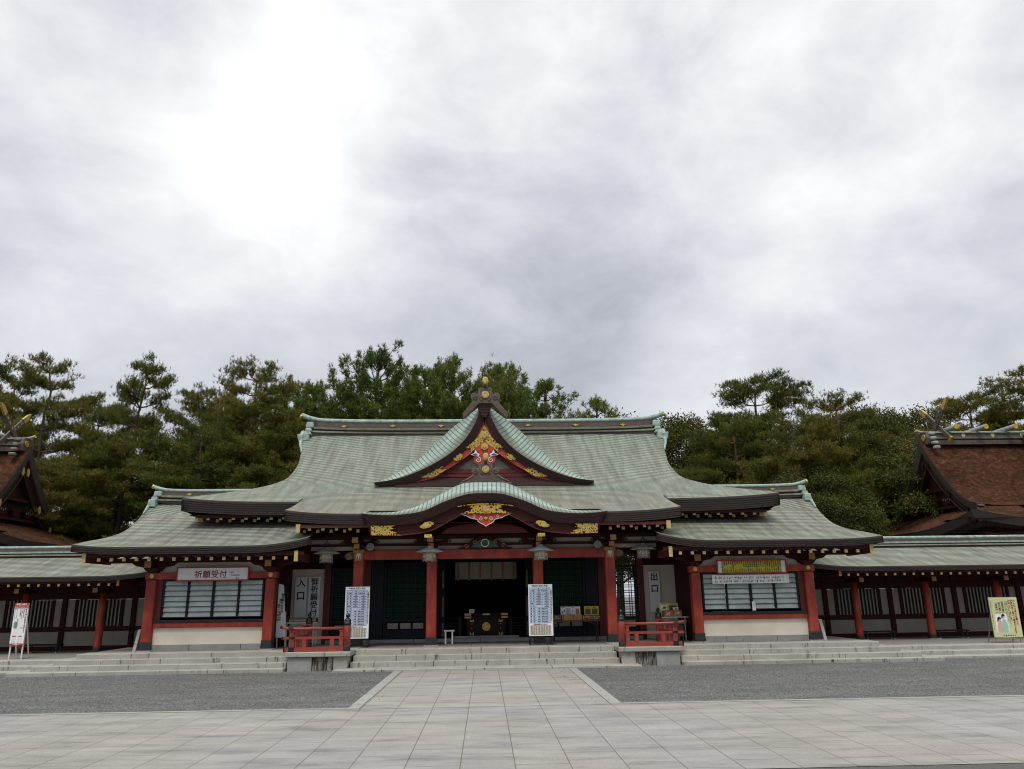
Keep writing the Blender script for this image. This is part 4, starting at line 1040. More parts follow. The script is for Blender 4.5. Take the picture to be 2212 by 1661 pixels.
# ------------------------------------------------------------------ side offices
def fz(s): return 3.10 + .27 * s + .029 * s * s
VX = cr([(0, 10.76), (.5, 10.66), (.9, 10.45), (1.3, 10.29), (1.8, 10.24), (2.4, 10.30), (3, 10.40), (3.7, 10.55), (4.25, 10.65)], 60)
def office(sg):
    lab = ('red and white side office with louvred window under the red lettered signboard' if sg < 0 else
           'red and white side office with louvred window under the yellow price board')
    h = thing('shrine_office', lab, 'office building', (sg * 7.5, 24, .45))
    X = lambda a, c: (min(sg * a, sg * c), max(sg * a, sg * c))
    Y0 = 20.8
    def lift(x, s): return (.07 * max(0, (x - 8.6) / 2.1) ** 4 + .20 * max(0, (6.4 - x) / 1.75) ** 2.4) * max(0, 1 - s / 2.4)
    P, Pb = [], []
    for s in np.linspace(0, 4.25, 22):
        xo = float(np.interp(s, VX[:, 0], VX[:, 1]))
        xi = 4.66 if s < 3.1 else 6.95
        xs = np.linspace(xo, xi, 30)
        if sg < 0: xs = xs
        row = [(sg * x, Y0 + s, fz(s) + lift(x, s)) for x in xs]
        if sg > 0: row = row[::-1]
        P.append(row); Pb.append([(x, 2 * (Y0 + 4.25) - y, z) for x, y, z in row][::-1])
    b = MB(); b.surf(P, arcuv(P)); b.build('roof', M['copper_wing'], h, smooth=True)
    b = MB(); b.surf(Pb, arcuv(Pb)); b.build('roof_back', M['copper'], h, smooth=True)
    # verge thickness and side gable
    vo = [(r[0] if sg < 0 else r[-1]) for r in P]
    b = MB(); b.surf([[(x, y, z + .004) for x, y, z in vo], [(x - sg * .05, y, z - .17) for x, y, z in vo]]); b.surf([[(x - sg * .05, y, z - .17) for x, y, z in vo], [(x - sg * .6, y, z - .2) for x, y, z in vo]])
    b.build('verge_edge', M['fascia'], h)
    b = MB(); b.tube([(x - sg * .03, y, z + .03) for x, y, z in vo[16:]], [.02 + .012 * i for i in range(len(vo) - 16)], 8); b.build('verge_tiles', M['patina'], h, smooth=True)
    zt = lambda x: fz(0) + lift(abs(x), 0)
    eave_run(h, *X(4.66, 10.76), Y0, zt, lambda x: zt(x) - .185, .08, 4, endback=.35, nx=50)
    ib = 4.78
    b = MB(); b.box(*X(ib, 10.5), Y0 + .14, Y0 + .2, 2.855, 2.955); b.build('eave_board', M['maroon'], h)
    b = MB(); b.add([(sg * 4.9, Y0 + .15, 2.96), (sg * 10.5, Y0 + .15, 2.96), (sg * 10.5, 22.2, 3.32), (sg * 4.9, 22.2, 3.32)], [(0, 1, 2, 3)]); b.build('soffit', M['maroon'], h)
    rafters(h, [sg * (5.25 + .3235 * k) for k in range(16)], Y0 + .18, 2.79, 22.3, 3.16, .065, .07)
    for x, d in ((4.94, 1), (10.5, -1)):
        b = MB(); b.box(*X(x, x + d * .07), Y0 + .17, 22.4, 2.72, 2.93); o = b.build('side_purlin', M['verm_dk'], h)
        b = MB(); b.box(*X(x - .012 * d, x + d * .085), Y0 + .115, Y0 + .137, 2.69, 2.965); b.build('purlin_cap', M['goldflat'], o)
    # frame
    for x in (9.06, 5.86):
        o = post(h, sg * x, 22.0, .446, 2.295, .26)
        b = MB(); b.tbox(sg * x, 22.0, 2.48, 2.60, .24, .24, .34, .34); b.prism([(sg * x - .60, 2.74), (sg * x - .48, 2.66), (sg * x - .28, 2.62), (sg * x - .2, 2.52), (sg * x + .2, 2.52), (sg * x + .28, 2.62), (sg * x + .48, 2.66), (sg * x + .60, 2.74)], 21.93, 22.07)
        b.box(sg * x - .07, sg * x + .07, 21.55, 22.3, 2.62, 2.75); bo = b.build('bracket', M['maroon'], h, bevel=.008)
        b = MB(); b.box(sg * x - .085, sg * x + .085, 21.53, 21.552, 2.60, 2.77); b.build('bracket_cap', M['tan'], bo)
    b = MB(); b.box(*X(5.68, 9.24), 21.89, 22.11, 2.30, 2.475); bm = b.build('head_beam', M['verm'], h, bevel=.01)
    for x in (5.86, 9.06):
        b = MB(); b.prism([(sg * x + .065 * math.cos(q), 2.39 + .065 * math.sin(q)) for q in np.linspace(0, 2 * PI, 7)[:-1]], 21.868, 21.889); b.build('beam_stud', M['gold'], bm)
    b = MB(); b.box(*X(5.9, 9.05), 22.06, 22.16, 2.48, 2.96); b.build('upper_panel', M['plaster'], h)
    b = MB(); b.box(*X(5.4, 10.4), 21.9, 22.1, 2.745, 2.86); b.build('purlin', M['maroon'], h)
    b = MB(); b.box(*X(5.99, 8.93), 22.03, 22.17, .60, 1.03); b.build('cream_panel', M['cream'], h)
    b = MB(); slabs(b, *X(5.99, 8.93), 22.0, 22.18, .44, .598, 1.5, .01); b.build('base_stone', M['plinth'], h, bevel=.008)
    b = MB(); b.box(*X(5.99, 8.93), 21.95, 22.15, 1.032, 1.165); b.build('sill_beam', M['verm'], h, bevel=.01)
    b = MB(); b.box(*X(5.99, 8.93), 21.93, 22.15, 1.167, 1.235); b.build('window_sill', M['black'], h)
    # louvred window
    xa, xb = (6.05, 8.77)
    b = MB(); frame(b, *X(xa, xb), 1.24, 2.295, 22.1, .045, .10); b.box(*X(xa, xb), 22.0, 22.1, 1.24, 1.30)
    wf = b.build('window', M['navy'], h)
    w4 = (xb - xa) / 4
    for k in range(4):
        a = xa + w4 * k + .035; c = xa + w4 * (k + 1) - .035
        b = MB()
        for i in range(7):
            z0 = 1.31 + .1385 * i
            b.add([(sg * a, 22.025, z0), (sg * c, 22.025, z0), (sg * c, 22.068, z0 + .122), (sg * a, 22.068, z0 + .122)], [(0, 1, 2, 3)])
        lv = b.build('louver', M['louver'], wf)
        b = MB()
        for i in range(7):
            z0 = 1.31 + .1385 * i + .119
            b.box(*X(a, c), 22.022, 22.06, z0 + .003, z0 + .019)
        b.build('louver_edge', M['louver_edge'], wf)
        b = MB(); b.box(*X(a, c), 22.075, 22.09, 1.30, 2.27); b.build('pane', M['glass'], wf)
        if k:
            x = xa + w4 * k; t_ = .05 if k == 2 else .03
            b = MB(); b.box(*X(x - t_ / 2 - .01, x + t_ / 2 + .01), 22.0, 22.07, 1.30, 2.25); b.build('mullion', M['navy'], wf)
    b = MB(); b.box(*X(8.775, 8.93), 21.98, 22.12, 1.24, 2.30); b.build('jamb_board', M['verm_dk'], h)
    # side walls
    b = MB(); b.box(*X(9.0, 9.08), 22.2, 27.8, .45, 3.36); b.build('side_wall', M['plaster'], h)
    b = MB(); b.box(*X(5.80, 5.88), 22.2, 24.1, .45, 3.4); b.build('side_wall', M['maroon'], h)
    b = MB()
    for y in (22.6, 24.1): b.box(*X(8.98, 9.2), y, y + .2, .45, 3.3)
    b.box(*X(8.97, 9.15), 22.2, 28, 1.1, 1.25); b.build('side_post', M['maroon'], h)
    b = MB(); b.prismx([(21.75, .27), (22.2, .27), (22.25, 1.0), (22.05, 1.0), (21.86, .55)], *X(9.26, 9.34)); b.build('stone_cheek', M['step'], h)
    # ridge
    rxs = np.linspace(*X(6.9, 10.42), 16)
    rl2 = lambda x: .05 * max(0, (abs(x) - 8.5) / 2) ** 3
    yr = Y0 + 4.25
    o = ridge(h, rxs, yr, [('ridge', 'bronze', 4.945, 5.045, .17), ('ridge_ledge', 'copper_low', 4.875, 4.943, .24), ('ridge_band', 'fascia', 4.815, 4.873, .18), ('ridge_ledge', 'copper_low', 4.765, 4.813, .27), ('ridge_band', 'bronze', 4.69, 4.763, .21), ('ridge_band', 'fascia', 5.047, 5.07, .12)], rl2)
    xs = np.linspace(6.9, 10.62, 20)
    b = MB(); b.tube([(sg * x, yr, 5.125 + rl2(x) + .09 * max(0, (x - 10.1) / .52) ** 1.6) for x in xs], .06, 9); b.build('ridge_roll', M['patina'], o, smooth=True)
    b = MB(); b.tube([(sg * 10.615, yr, 5.27), (sg * 10.65, yr, 5.29)], .07, 9); b.build('ridge_tip', M['gold'], o)
    b = MB(); x = sg * 9.4; b.prism([(x - .10, 5.0), (x, 5.035), (x + .10, 5.0), (x, 4.965)], yr - .2, yr - .172); b.build('ridge_crest', M['gold'], o)
    b = MB()
    for (x, z, a, c, y) in ((10.36, 5.02, .22, .17, yr - .25), (10.42, 4.86, .18, .12, yr - .32), (10.45, 4.70, .22, .24, yr - .42)):
        b.tbox(sg * x, y + .1, z - c / 2, z + c / 2, a * 1.1, .3, a * .9, .26)
    b.build('ridge_end_tile', M['patina'], h, bevel=.02)
    return h
for s in (-1, 1): office(s)

# ------------------------------------------------------------------ corridors
def corridor(sg):
    h = thing('corridor', 'long low corridor with copper roof, slatted windows and red posts ' + ('on the left' if sg < 0 else 'on the right'), 'corridor', (sg * 15, 25.5, .27))
    X = lambda a, c: (min(sg * a, sg * c), max(sg * a, sg * c))
    X0, X1 = 9.15, 30.0
    Y0, S1 = 23.6, 2.45
    z_ = lambda s: 2.46 + .25 * s + .02 * s * s
    lf = lambda x, s: .24 * max(0, (11.6 - x) / 2.4) ** 2.2 * (1 - s / S1)
    P, Pb = [], []
    for s in np.linspace(0, S1, 10):
        row = [(sg * x, Y0 + s, z_(s) + lf(x, s)) for x in np.r_[np.linspace(X0, 12, 16), np.linspace(12, X1, 12)[1:]]]
        if sg < 0: row = row[::-1]
        P.append(row); Pb.append([(x, 2 * (Y0 + S1) - y, z) for x, y, z in row][::-1])
    b = MB(); b.surf(P, arcuv(P)); b.build('roof', M['copper_wing'], h, smooth=True)
    b = MB(); b.surf(Pb, arcuv(Pb)); b.build('roof_back', M['copper'], h, smooth=True)
    zt = lambda x: z_(0) + lf(abs(x), 0)
    eave_run(h, *X(X0, X1), Y0, zt, lambda x: zt(x) - .135, .06, 4, endback=.2, nx=70)
    b = MB(); b.box(*X(10.75, X1), Y0 + .12, Y0 + .17, 2.265, 2.34); b.build('eave_board', M['maroon'], h)
    b = MB(); b.add([(sg * 9.3, Y0 + .1, 2.335), (sg * X1, Y0 + .1, 2.335), (sg * X1, 26.2, 2.9), (sg * 9.3, 26.2, 2.9)], [(0, 1, 2, 3)]); b.build('soffit', M['wood'], h)
    rafters(h, [sg * (11.05 + .2885 * k) for k in range(36)], Y0 + .14, 2.225, 26.0, 2.72, .05, .055)
    b = MB(); b.box(*X(10.76, 10.81), Y0 + .14, 26, 2.20, 2.34); o = b.build('side_purlin', M['verm_dk'], h)
    b = MB(); b.box(*X(10.745, 10.82), Y0 + .115, Y0 + .137, 2.19, 2.365); b.build('purlin_cap', M['tan'], o)
    for k in range(8):
        x = sg * (11.71 + 2.31 * k)
        b = MB(); b.lathe([(.115, .27), (.115, .5), (.105, 1.4), (.095, 2.0)], (x, 24.9, 0), 16); o = b.build('column', M['verm'], h, smooth=True)
        b = MB(); b.lathe([(.125, .275), (.125, .41)], (x, 24.9, 0), 16); b.build('metal_shoe', M['sleeve'], o)
        b = MB(); b.box(x - .19, x + .19, 24.70, 25.10, .22, .285); b.build('column_base', M['step'], o)
        b = MB(); b.box(x - .06, x + .06, 24.35, 25.4, 2.02, 2.13); b.box(x - .3, x + .3, 24.84, 24.96, 2.13, 2.2); o = b.build('bracket', M['maroon'], h)
        b = MB(); b.box(x - .07, x + .07, 24.325, 24.348, 2.01, 2.145); b.build('bracket_cap', M['tan'], o)
    b = MB(); b.box(*X(9.2, X1), 24.84, 24.96, 2.20, 2.32); b.build('purlin', M['maroon'], h)
    # wall
    YB = 26.2
    b = MB(); b.box(*X(9.1, X1), YB + .10, YB + .16, .27, .36); b.box(*X(9.1, X1), YB - .03, YB + .10, .26, .40); b.box(*X(9.1, X1), YB - .03, YB + .08, .84, .985); b.box(*X(9.1, X1), YB - .03, YB + .08, 1.82, 2.0)
    b.box(*X(9.1, X1), YB, YB + .08, 2.0, 2.9); b.build('wall_rail', M['maroon'], h)
    xp = [9.1 + 2.2 * k for k in range(10)]
    for k, x in enumerate(xp):
        if k:
            b = MB(); b.box(*X(x - .07, x + .07), YB - .05, YB + .10, .3, 2.3); o = b.build('wall_post', M['maroon'], h)
            b = MB(); b.lathe([(.035, 0), (.03, .02), (.01, .03)], (sg * x, YB - .05, .9), 8, axis='y'); b.build('post_stud', M['tan'], o)
        if k == len(xp) - 1: break
        xn = x + 2.2
        for a, c in ((x + .09, x + .31), (xn - .31, xn - .09)):
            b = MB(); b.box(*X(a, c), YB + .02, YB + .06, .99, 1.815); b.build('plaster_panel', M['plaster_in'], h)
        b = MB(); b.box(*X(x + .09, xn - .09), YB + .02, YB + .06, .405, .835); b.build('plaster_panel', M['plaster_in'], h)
        b = MB(); n = 12
        for i in range(n):
            xx = x + .46 + (2.2 - .92) * i / (n - 1); b.box(*X(xx - .018, xx + .018), YB + .0, YB + .035, .99, 1.815)
        o = b.build('slat_window', M['plaster_in'], h)
        for a, c in ((x + .32, x + .41), (xn - .41, xn - .32)):
            b = MB(); b.box(*X(a, c), YB - .01, YB + .07, .986, 1.818); b.build('window_frame', M['maroon'], o)
        b = MB(); b.box(*X(x + .41, xn - .41), YB + .062, YB + .075, .986, 1.818); b.build('window_back', M['black'], o)
    rxs = np.linspace(*X(9.3, X1), 20); zero = lambda x: 0
    o = ridge(h, rxs, 26.05, [('ridge', 'bronze', 3.33, 3.41, .13), ('ridge_ledge', 'patina', 3.275, 3.328, .19), ('ridge_band', 'fascia', 3.235, 3.273, .14), ('ridge_ledge', 'copper_low', 3.19, 3.233, .22), ('ridge_band', 'fascia', 3.13, 3.188, .16)], zero)
    b = MB(); b.tube([(sg * 9.3, 26.05, 3.46), (sg * X1, 26.05, 3.46)], .06, 9); b.build('ridge_roll', M['patina'], o, smooth=True)
for s in (-1, 1): corridor(s)

# ------------------------------------------------------------------ bark-roofed halls behind
def bark_hall(sg):
    h = thing('bark_roofed_hall', ('old hall with dark bark roof and gilded gable fittings beyond the left corridor' if sg < 0 else
              'old hall with russet bark roof and logs on its ridge beyond the right corridor'), 'shrine hall', (sg * 28, 37.4, 0))
    X = lambda a, c: (min(sg * a, sg * c), max(sg * a, sg * c))
    XG, YR, ZR = 22.0, 37.4, 8.95
    HW = 3.65
    def gz(d):  # d from ridge 0..HW: gable profile
        f = d / HW
        return ZR - 3.58 * (1 - (1 - f) ** 1.55)
    XE = 40.0
    # upper slopes
    for fb, nm in ((-1, 'roof'), (1, 'roof_back')):
        P = []
        for d in np.linspace(HW, 0, 16):
            row = [(sg * x, YR + fb * d, gz(d) + .10 * max(0, 1 - (x - XG) / 1.2) ** 2) for x in np.r_[np.linspace(XG - .12, XG + 1.4, 7), np.linspace(XG + 2, XE, 8)]]
            if sg * fb > 0: row = row[::-1]
            P.append(row)
        b = MB(); b.surf(P); b.build(nm, M['thatch'], h, smooth=True)
    # lower skirt: front and side, corner swept up
    EY, EX = YR - HW - 2.5, XG - 2.0
    def cz(x, y):
        c = max(0, 1 - (x - EX) / 5) ** 2.2 * max(0, 1 - abs(y - EY) / 4.5) ** 2
        return .55 * c
    P = []
    for f in np.linspace(0, 1, 10):
        y = EY + 2.6 * f; z = 4.42 + .95 * f ** 1.15
        x0 = EX + 2.0 * f
        P.append([(sg * x, y, z + cz(x, y) * (1 - f)) for x in np.r_[np.linspace(x0, x0 + 5, 14), np.linspace(x0 + 6, XE, 6)]])
    b = MB(); b.surf(P if sg > 0 else [r[::-1] for r in P]); b.build('skirt_roof', M['thatch'], h, smooth=True)
    front = P[0]
    P = []
    for f in np.linspace(0, 1, 10):
        x = EX + 2.2 * f; z = 4.36 + .95 * f ** 1.15
        y0, y1 = EY + 2.5 * min(f, 1), 2 * YR - EY - 2.5 * f
        P.append([(sg * x, y, z + (cz(EX, y) + cz(EX, 2 * YR - y)) * (1 - f) + .0) for y in np.linspace(y0, y1, 30)])
    b = MB(); b.surf(P); b.build('skirt_roof', M['thatch'], h, smooth=True)
    side = P[0]
    for ed, ins in ((front, (0, .25)), (side, (sg * .25, 0))):
        top = [(p[0], p[1], p[2] + .01) for p in ed]; bot = [(p[0] + ins[0] * .4, p[1] + ins[1] * .4, p[2] - .34) for p in ed]
        b = MB(); b.surf([top, bot]); b.surf([bot, [(p[0] + ins[0] * 9, p[1] + ins[1] * 9, p[2] - .3) for p in ed]]); b.build('eave_edge', M['fascia'], h)
        b2 = MB()
        for i in range(len(ed) - 1):
            p, q = Vector(ed[i]), Vector(ed[i + 1]); n = max(1, int((q - p).length / .3))
            for k in range(n):
                a = p.lerp(q, k / n) + Vector((ins[0] * 1.2, ins[1] * 1.2, -.42)); b2.cbox(a.x, a.y, a.z, .09, .09, .09)
        b2.build('rafter_ends', M['maroon'], h)
    # bargeboards: thick dark verge on the gable plane
    ds = np.linspace(0, HW + .25, 20)
    for fb in (-1, 1):
        for (o0, o1, dx, nm, m) in ((.02, .34, -.14, 'verge_edge', 'fascia'), (.30, .75, .02, 'bargeboard', 'wood')):
            def pt(d, o):
                dd = min(d, HW); z = gz(dd) - (d - dd) * .5 + .1
                nrm = Vector((fb * .75 * .8, -.8)); return (YR + fb * d - fb * o * .55, z - o * (.75 + .3 * (1 - d / HW)))
            top = [(sg * (XG + dx),) + pt(d, o0) for d in ds]; bot = [(sg * (XG + dx + .04),) + pt(d, o1) for d in ds]
            b = MB(); b.surf([top, bot]); b.surf([bot, [(p[0] + sg * .3, p[1], p[2]) for p in bot]]); b.surf([top, [(p[0] + sg * .3, p[1], p[2]) for p in top]])
            o = b.build(nm, M[m], h)
            if nm == 'bargeboard':
                b = MB(); b.tube([((p[0] - sg * .02), p[1], p[2]) for p in bot], .02, 5); b.tube([((p[0] - sg * .02), p[1], p[2]) for p in [tuple((np.array(a) + np.array(c)) / 2) for a, c in zip(top, bot)]], .012, 5); b.build('board_line', mat('rust_line', (.10, .035, .015), .7), o)
                if True:
                    for d in (.5, 1.9, 3.1):
                        y, z = pt(d, .52); b = MB(); b.prismx([(y + .09 * math.cos(q), z + .20 * math.sin(q)) for q in np.linspace(0, 2 * PI, 13)[:-1]], *sorted((sg * (XG - .06), sg * (XG - .01))))
                        b.build('gilt_plate', M['goldflat'] if sg < 0 else M['wood'], o)
    b = MB(); b.add([(sg * (XG + .35), YR - HW, 5.1), (sg * (XG + .35), YR + HW, 5.1)] + [(sg * (XG + .35), YR + HW * f, gz(HW * abs(f)) - .05) for f in np.linspace(1, -1, 21)], [tuple(range(23))])
    b.build('gable_wall', M['wood'], h)
    b = MB()
    for z in (5.5, 6.4): b.box(*X(XG + .15, XG + .3), YR - 2.4 + (z - 5.5), YR + 2.4 - (z - 5.5), z, z + .14)
    for y in (-1.1, 1.1, 0): b.box(*X(XG + .12, XG + .28), YR + y - .35, YR + y + .35, 5.95, 6.05); b.box(*X(XG + .12, XG + .28), YR + y - .2, YR + y + .2, 5.7, 5.94)
    o = b.build('gable_frame', M['maroon'], h)
    b = MB()
    for y in (-1.1, 1.1):
        for k in range(4): b.box(*X(XG + .10, XG + .115), YR + y - .32 + .17 * k, YR + y - .24 + .17 * k, 5.86 + .04 * (k % 2), 5.95 + .04 * (k % 2))
    b.build('carving', M['patina_dk'], o)
    # ridge, logs, crossed finials
    rxs = np.linspace(*X(XG + .25, XE), 12); zero = lambda x: 0
    o = ridge(h, rxs, YR, [('ridge', 'bronze', 9.12, 9.34, .3), ('ridge_ledge', 'patina_dk', 9.05, 9.118, .38), ('ridge_band', 'fascia', 8.96, 9.048, .3), ('ridge_ledge', 'bronze', 8.75, 8.958, .4), ('ridge_ledge', 'log', 9.342, 9.40, .36)], zero)
    b = MB(); b.tube([(sg * (XG - .15), YR, 9.50), (sg * (XG + .1), YR, 9.44), (sg * (XG + .6), YR, 9.42), (sg * XE, YR, 9.42)], .07, 8); b.build('ridge_roll', M['log'], o, smooth=True)
    b = MB(); b.tube([(sg * (XG - .24), YR, 9.53), (sg * (XG - .15), YR, 9.50)], .085, 8); b.build('ridge_tip', M['gold'], o)
    for k in range(7):
        x = sg * (XG + 1.25 + k * 1.5)
        b = MB(); b.tube([(x, YR - 1.0, 9.52), (x, YR + 1.0, 9.52)], [.12, .12], 12); lg = b.build('ridge_log', M['log'], h, smooth=True)
        for s in (-1, 1):
            b = MB(); b.tube([(x, YR + s * .98, 9.52), (x, YR + s * 1.06, 9.52)], .13, 12); b.build('log_cap', M['gold'], lg)
        b = MB(); x2 = x + sg * .75; b.lathe([(.10, 0), (.10, .02)], (x2, YR - .32, 9.23), 12, axis='y'); b.build('ridge_crest', M['goldflat'], o)
    xc = XG + .9
    for s in (-1, 1):
        p0 = Vector((sg * (xc + .05 * s), YR - s * .95, 8.90)); p1 = Vector((sg * (xc + .05 * s), YR + s * .9, 10.55))
        b = MB(); b.bar(p0, p1, .09, .24); f = b.build('crossed_finial', M['bronze'], h)
        d = (p1 - p0).normalized(); nn = Vector((0, -d.z, d.y))
        def blade(c, l):
            x0, x1 = sorted((c.x - .055, c.x + .055))
            pts = [c - nn * .13, c + nn * .13, c + nn * .10 + d * l, c + nn * .02 + d * (l + .25), c - nn * .11 + d * l]
            bb = MB(); bb.prismx([(q.y, q.z) for q in pts], x0, x1); return bb
        blade(p1 - d * .1, .45).build('finial_tip', M['gold'], f)
        b = MB(); b.bar(p0 - d * .02, p0 + d * .12, .11, .26); b.build('finial_tip', M['gold'], f)
        b = MB()
        for k in range(3):
            c = p0.lerp(p1, .62 + .12 * k); b.bar(c - d * .07, c + d * .07, .098, .07)
        b.build('finial_slot', M['goldflat'] if sg < 0 else M['black'], f)
    b = MB(); b.prismx([(YR - .42, 8.75), (YR + .42, 8.75), (YR + .5, 9.1), (YR + .36, 9.45), (YR - .36, 9.45), (YR - .5, 9.1)], *X(XG + .02, XG + .26)); o = b.build('ridge_ornament', M['bronze'], h, bevel=.04)
    b = MB()
    for k in range(4): b.cbox(sg * (XG + .3), YR - .42 - .10 * k, 9.3 - .25 * k, .3, .24, .15)
    b.build('ridge_end_tile', M['patina_dk'] if sg < 0 else M['log'], o, bevel=.04)
    b = MB(); b.prismx([(YR - .2 + .16 * math.cos(q), 9.12 + .16 * math.sin(q)) for q in np.linspace(0, 2 * PI, 17)[:-1]], *X(XG - .02, XG + .018)); b.build('crest_disc', M['gold'], o)
    # front dormer with its own ridge
    DX = 27.2
    tri = cr([(0, 8.75), (.5, 7.8), (1.2, 6.9), (2.2, 6.0), (3.4, 5.35)], 20)
    for s in (-1, 1):
        a = [(sg * DX + s * x, 32.6, z) for x, z in tri]; c = [(sg * DX + s * x, 37, z) for x, z in tri]
        b = MB(); b.surf([a, c] if s < 0 else [c, a]); b.build('dormer_roof', M['thatch'], h, smooth=True)
        d = [(p[0] - s * .1, 32.58, p[2] - .45) for p in a]
        b = MB(); b.surf([a, d]); b.surf([d, [(p[0], p[1] + .5, p[2]) for p in d]]); b.build('dormer_edge', M['fascia'], h)
    b = MB(); b.prism([(sg * DX - 3, 5.1), (sg * DX + 3, 5.1), (sg * DX, 8.3)], 33.0, 33.1); b.build('dormer_wall', M['wood'], h)
    b = MB(); b.box(sg * DX - .3, sg * DX + .3, 32.5, 36.9, 8.66, 9.15); o = b.build('dormer_ridge', M['bronze'], h)
    b = MB(); b.box(sg * DX - .36, sg * DX + .36, 32.45, 36.9, 9.15, 9.22); b.build('ridge_ledge', M['patina'], o)
    # body
    b = MB(); b.box(*X(XG + .6, XE - 1), YR - 3.8, YR + 3.8, 0, 5.2); b.build('wall', M['wood'], h)
    b = MB(); b.box(*X(EX + 1.2, XE), EY + 1.2, EY + 1.5, 3.7, 4.1); b.box(*X(EX + 1.2, EX + 1.5), EY + 1.5, 2 * YR - EY - 1.2, 3.7, 4.1); b.build('eave_beam', M['verm_dk'], h)
    for x in (XG - .6, XG + 2.5, XG + 6, XG + 9.5): post(h, sg * x, EY + 1.35, 0, 3.7, .34, shoe=0, base=False)
for s in (-1, 1): bark_hall(s)
# ------------------------------------------------------------------ lettering
_tc = bpy.data.curves.new('lettering', 'FONT')
_tc.resolution_u = 2
_to = bpy.data.objects.new('lettering', _tc)
_gl = {}
def glyph(ch):
    if ch not in _gl:
        _tc.body = ch; _tc.size = 1
        me = bpy.data.meshes.new_from_object(_to)
        vs = [v.co[:2] for v in me.vertices]; fs = [tuple(p.vertices) for p in me.polygons]
        bpy.data.meshes.remove(me)
        if vs:
            x0 = min(v[0] for v in vs); x1 = max(v[0] for v in vs)
        else: x0 = x1 = 0
        wide = ord(ch) > 0x2000
        adv = 1.0 if wide else (x1 - x0 + .1 if vs else .35)
        _gl[ch] = ([(v[0] - (x0 + x1) / 2 if not wide else v[0] - .5, v[1] - .36) for v in vs], fs, adv)
    return _gl[ch]
def put(b, ch, x, y, z, size, bold=0, sx=1.0):
    vs, fs, _ = glyph(ch)
    k = 0
    for dx, dz in (((0, 0),) if not bold else ((-bold, 0), (bold, 0), (0, bold), (0, -bold))):
        b.add([(x + (v[0] + dx) * size * sx, y - .0006 * k, z + (v[1] + dz) * size) for v in vs], fs); k += 1
def hline(b, s, x, y, z, size, bold=0, center=True, sp=1.0):
    ws = [glyph(c)[2] * size * sp for c in s]
    if center: x -= sum(ws) / 2
    for c, w_ in zip(s, ws):
        put(b, c, x + w_ / 2, y, z, size, bold); x += w_
def vline(b, s, x, y, z, size, bold=0, sp=1.0):
    for c in s:
        if c != ' ': put(b, c, x, y, z, size, bold)
        z -= size * sp * (1 if c != ' ' else .6)

# ------------------------------------------------------------------ things on and around the hall
def board(name, label, cat, x0, x1, z0, z1, y, m='white', th=.03, frame_m=None, fw_=.035, group=None):
    t = thing(name, label, cat, ((x0 + x1) / 2, y, z0), group)
    b = MB(); b.box(x0, x1, y, y + th, z0, z1); b.build('board', M[m], t)
    if frame_m:
        b = MB(); frame(b, x0 - fw_ * .5, x1 + fw_ * .5, z0 - fw_ * .5, z1 + fw_ * .5, y + th, fw_, th + .018); b.build('frame', M[frame_m], t)
    return t
# reception sign over the left window
t = board('reception_sign', 'white signboard in a red frame reading prayer reception in red characters above the left window', 'sign', -8.37, -6.45, 2.255, 2.60, 21.84, frame_m='red_frame')
b = MB()
for i, ch in enumerate('祈願受付'): put(b, ch, -7.80 + .222 * i, 21.837, 2.415, .21, .018)
b.build('lettering', M['ink_red'], t)
b = MB(); hline(b, '毎日', -6.89, 21.837, 2.46, .05, .02); hline(b, '9:00-16:00', -6.80, 21.837, 2.385, .055, .02); hline(b, '受付', -6.74, 21.837, 2.30, .045, .02); b.build('lettering', M['ink_red'], t)
# entrance and exit boards
def hang(label, x0, x1, z0, z1, y, text, size, zs, m='grey_board'):
    t = board('hanging_board', label, 'sign', x0, x1, z0, z1, y, m, .035)
    b = MB(); x = (x0 + x1) / 2
    for ch, z in zip(text, zs): put(b, ch, x, y - .003, z, size, .022)
    b.build('lettering', M['ink'], t)
    return t
hang('grey white vertical board with the two black characters for entrance, left of the prayer board', -5.70, -5.35, 1.21, 2.38, 24.10, '入口', .27, (2.20, 1.83))
hang('grey white vertical board with five black characters asking for prayer reception', -5.30, -4.95, 1.21, 2.38, 24.10, '御祈願受付', .225, (2.24, 2.02, 1.79, 1.56, 1.33))
hang('grey white vertical board with the two black characters for exit', 5.00, 5.33, 1.20, 2.41, 24.10, '出口', .25, (2.25, 1.90))
# narrow leaning boards beside the offices
t = thing('leaning_board', 'narrow white board with small vertical writing leaning beside the left office', 'sign', (-5.6, 22.6, .45))
b = MB(); b.prism([(-5.80, .72), (-5.52, .70), (-5.66, 2.12), (-5.80, 2.16)], 22.58, 22.60); b.build('board', M['grey_board'], t)
b = MB(); vline(b, '御祈願のお方は', -5.665, 22.577, 1.86, .075, .03); vline(b, '受付にて お申込み', -5.72, 22.577, 1.72, .07, .03); b.build('lettering', M['ink'], t)
b = MB(); vline(b, '毎月一日 朝八時', -5.765, 22.577, 1.58, .06, .03); b.build('lettering', M['ink_red'], t)
b = MB(); b.bar((-5.76, 22.62, .45), (-5.80, 22.62, 1.9), .03, .02); b.bar((-5.54, 22.66, .45), (-5.58, 22.64, 1.4), .03, .02); b.build('prop', M['white_metal'], t)

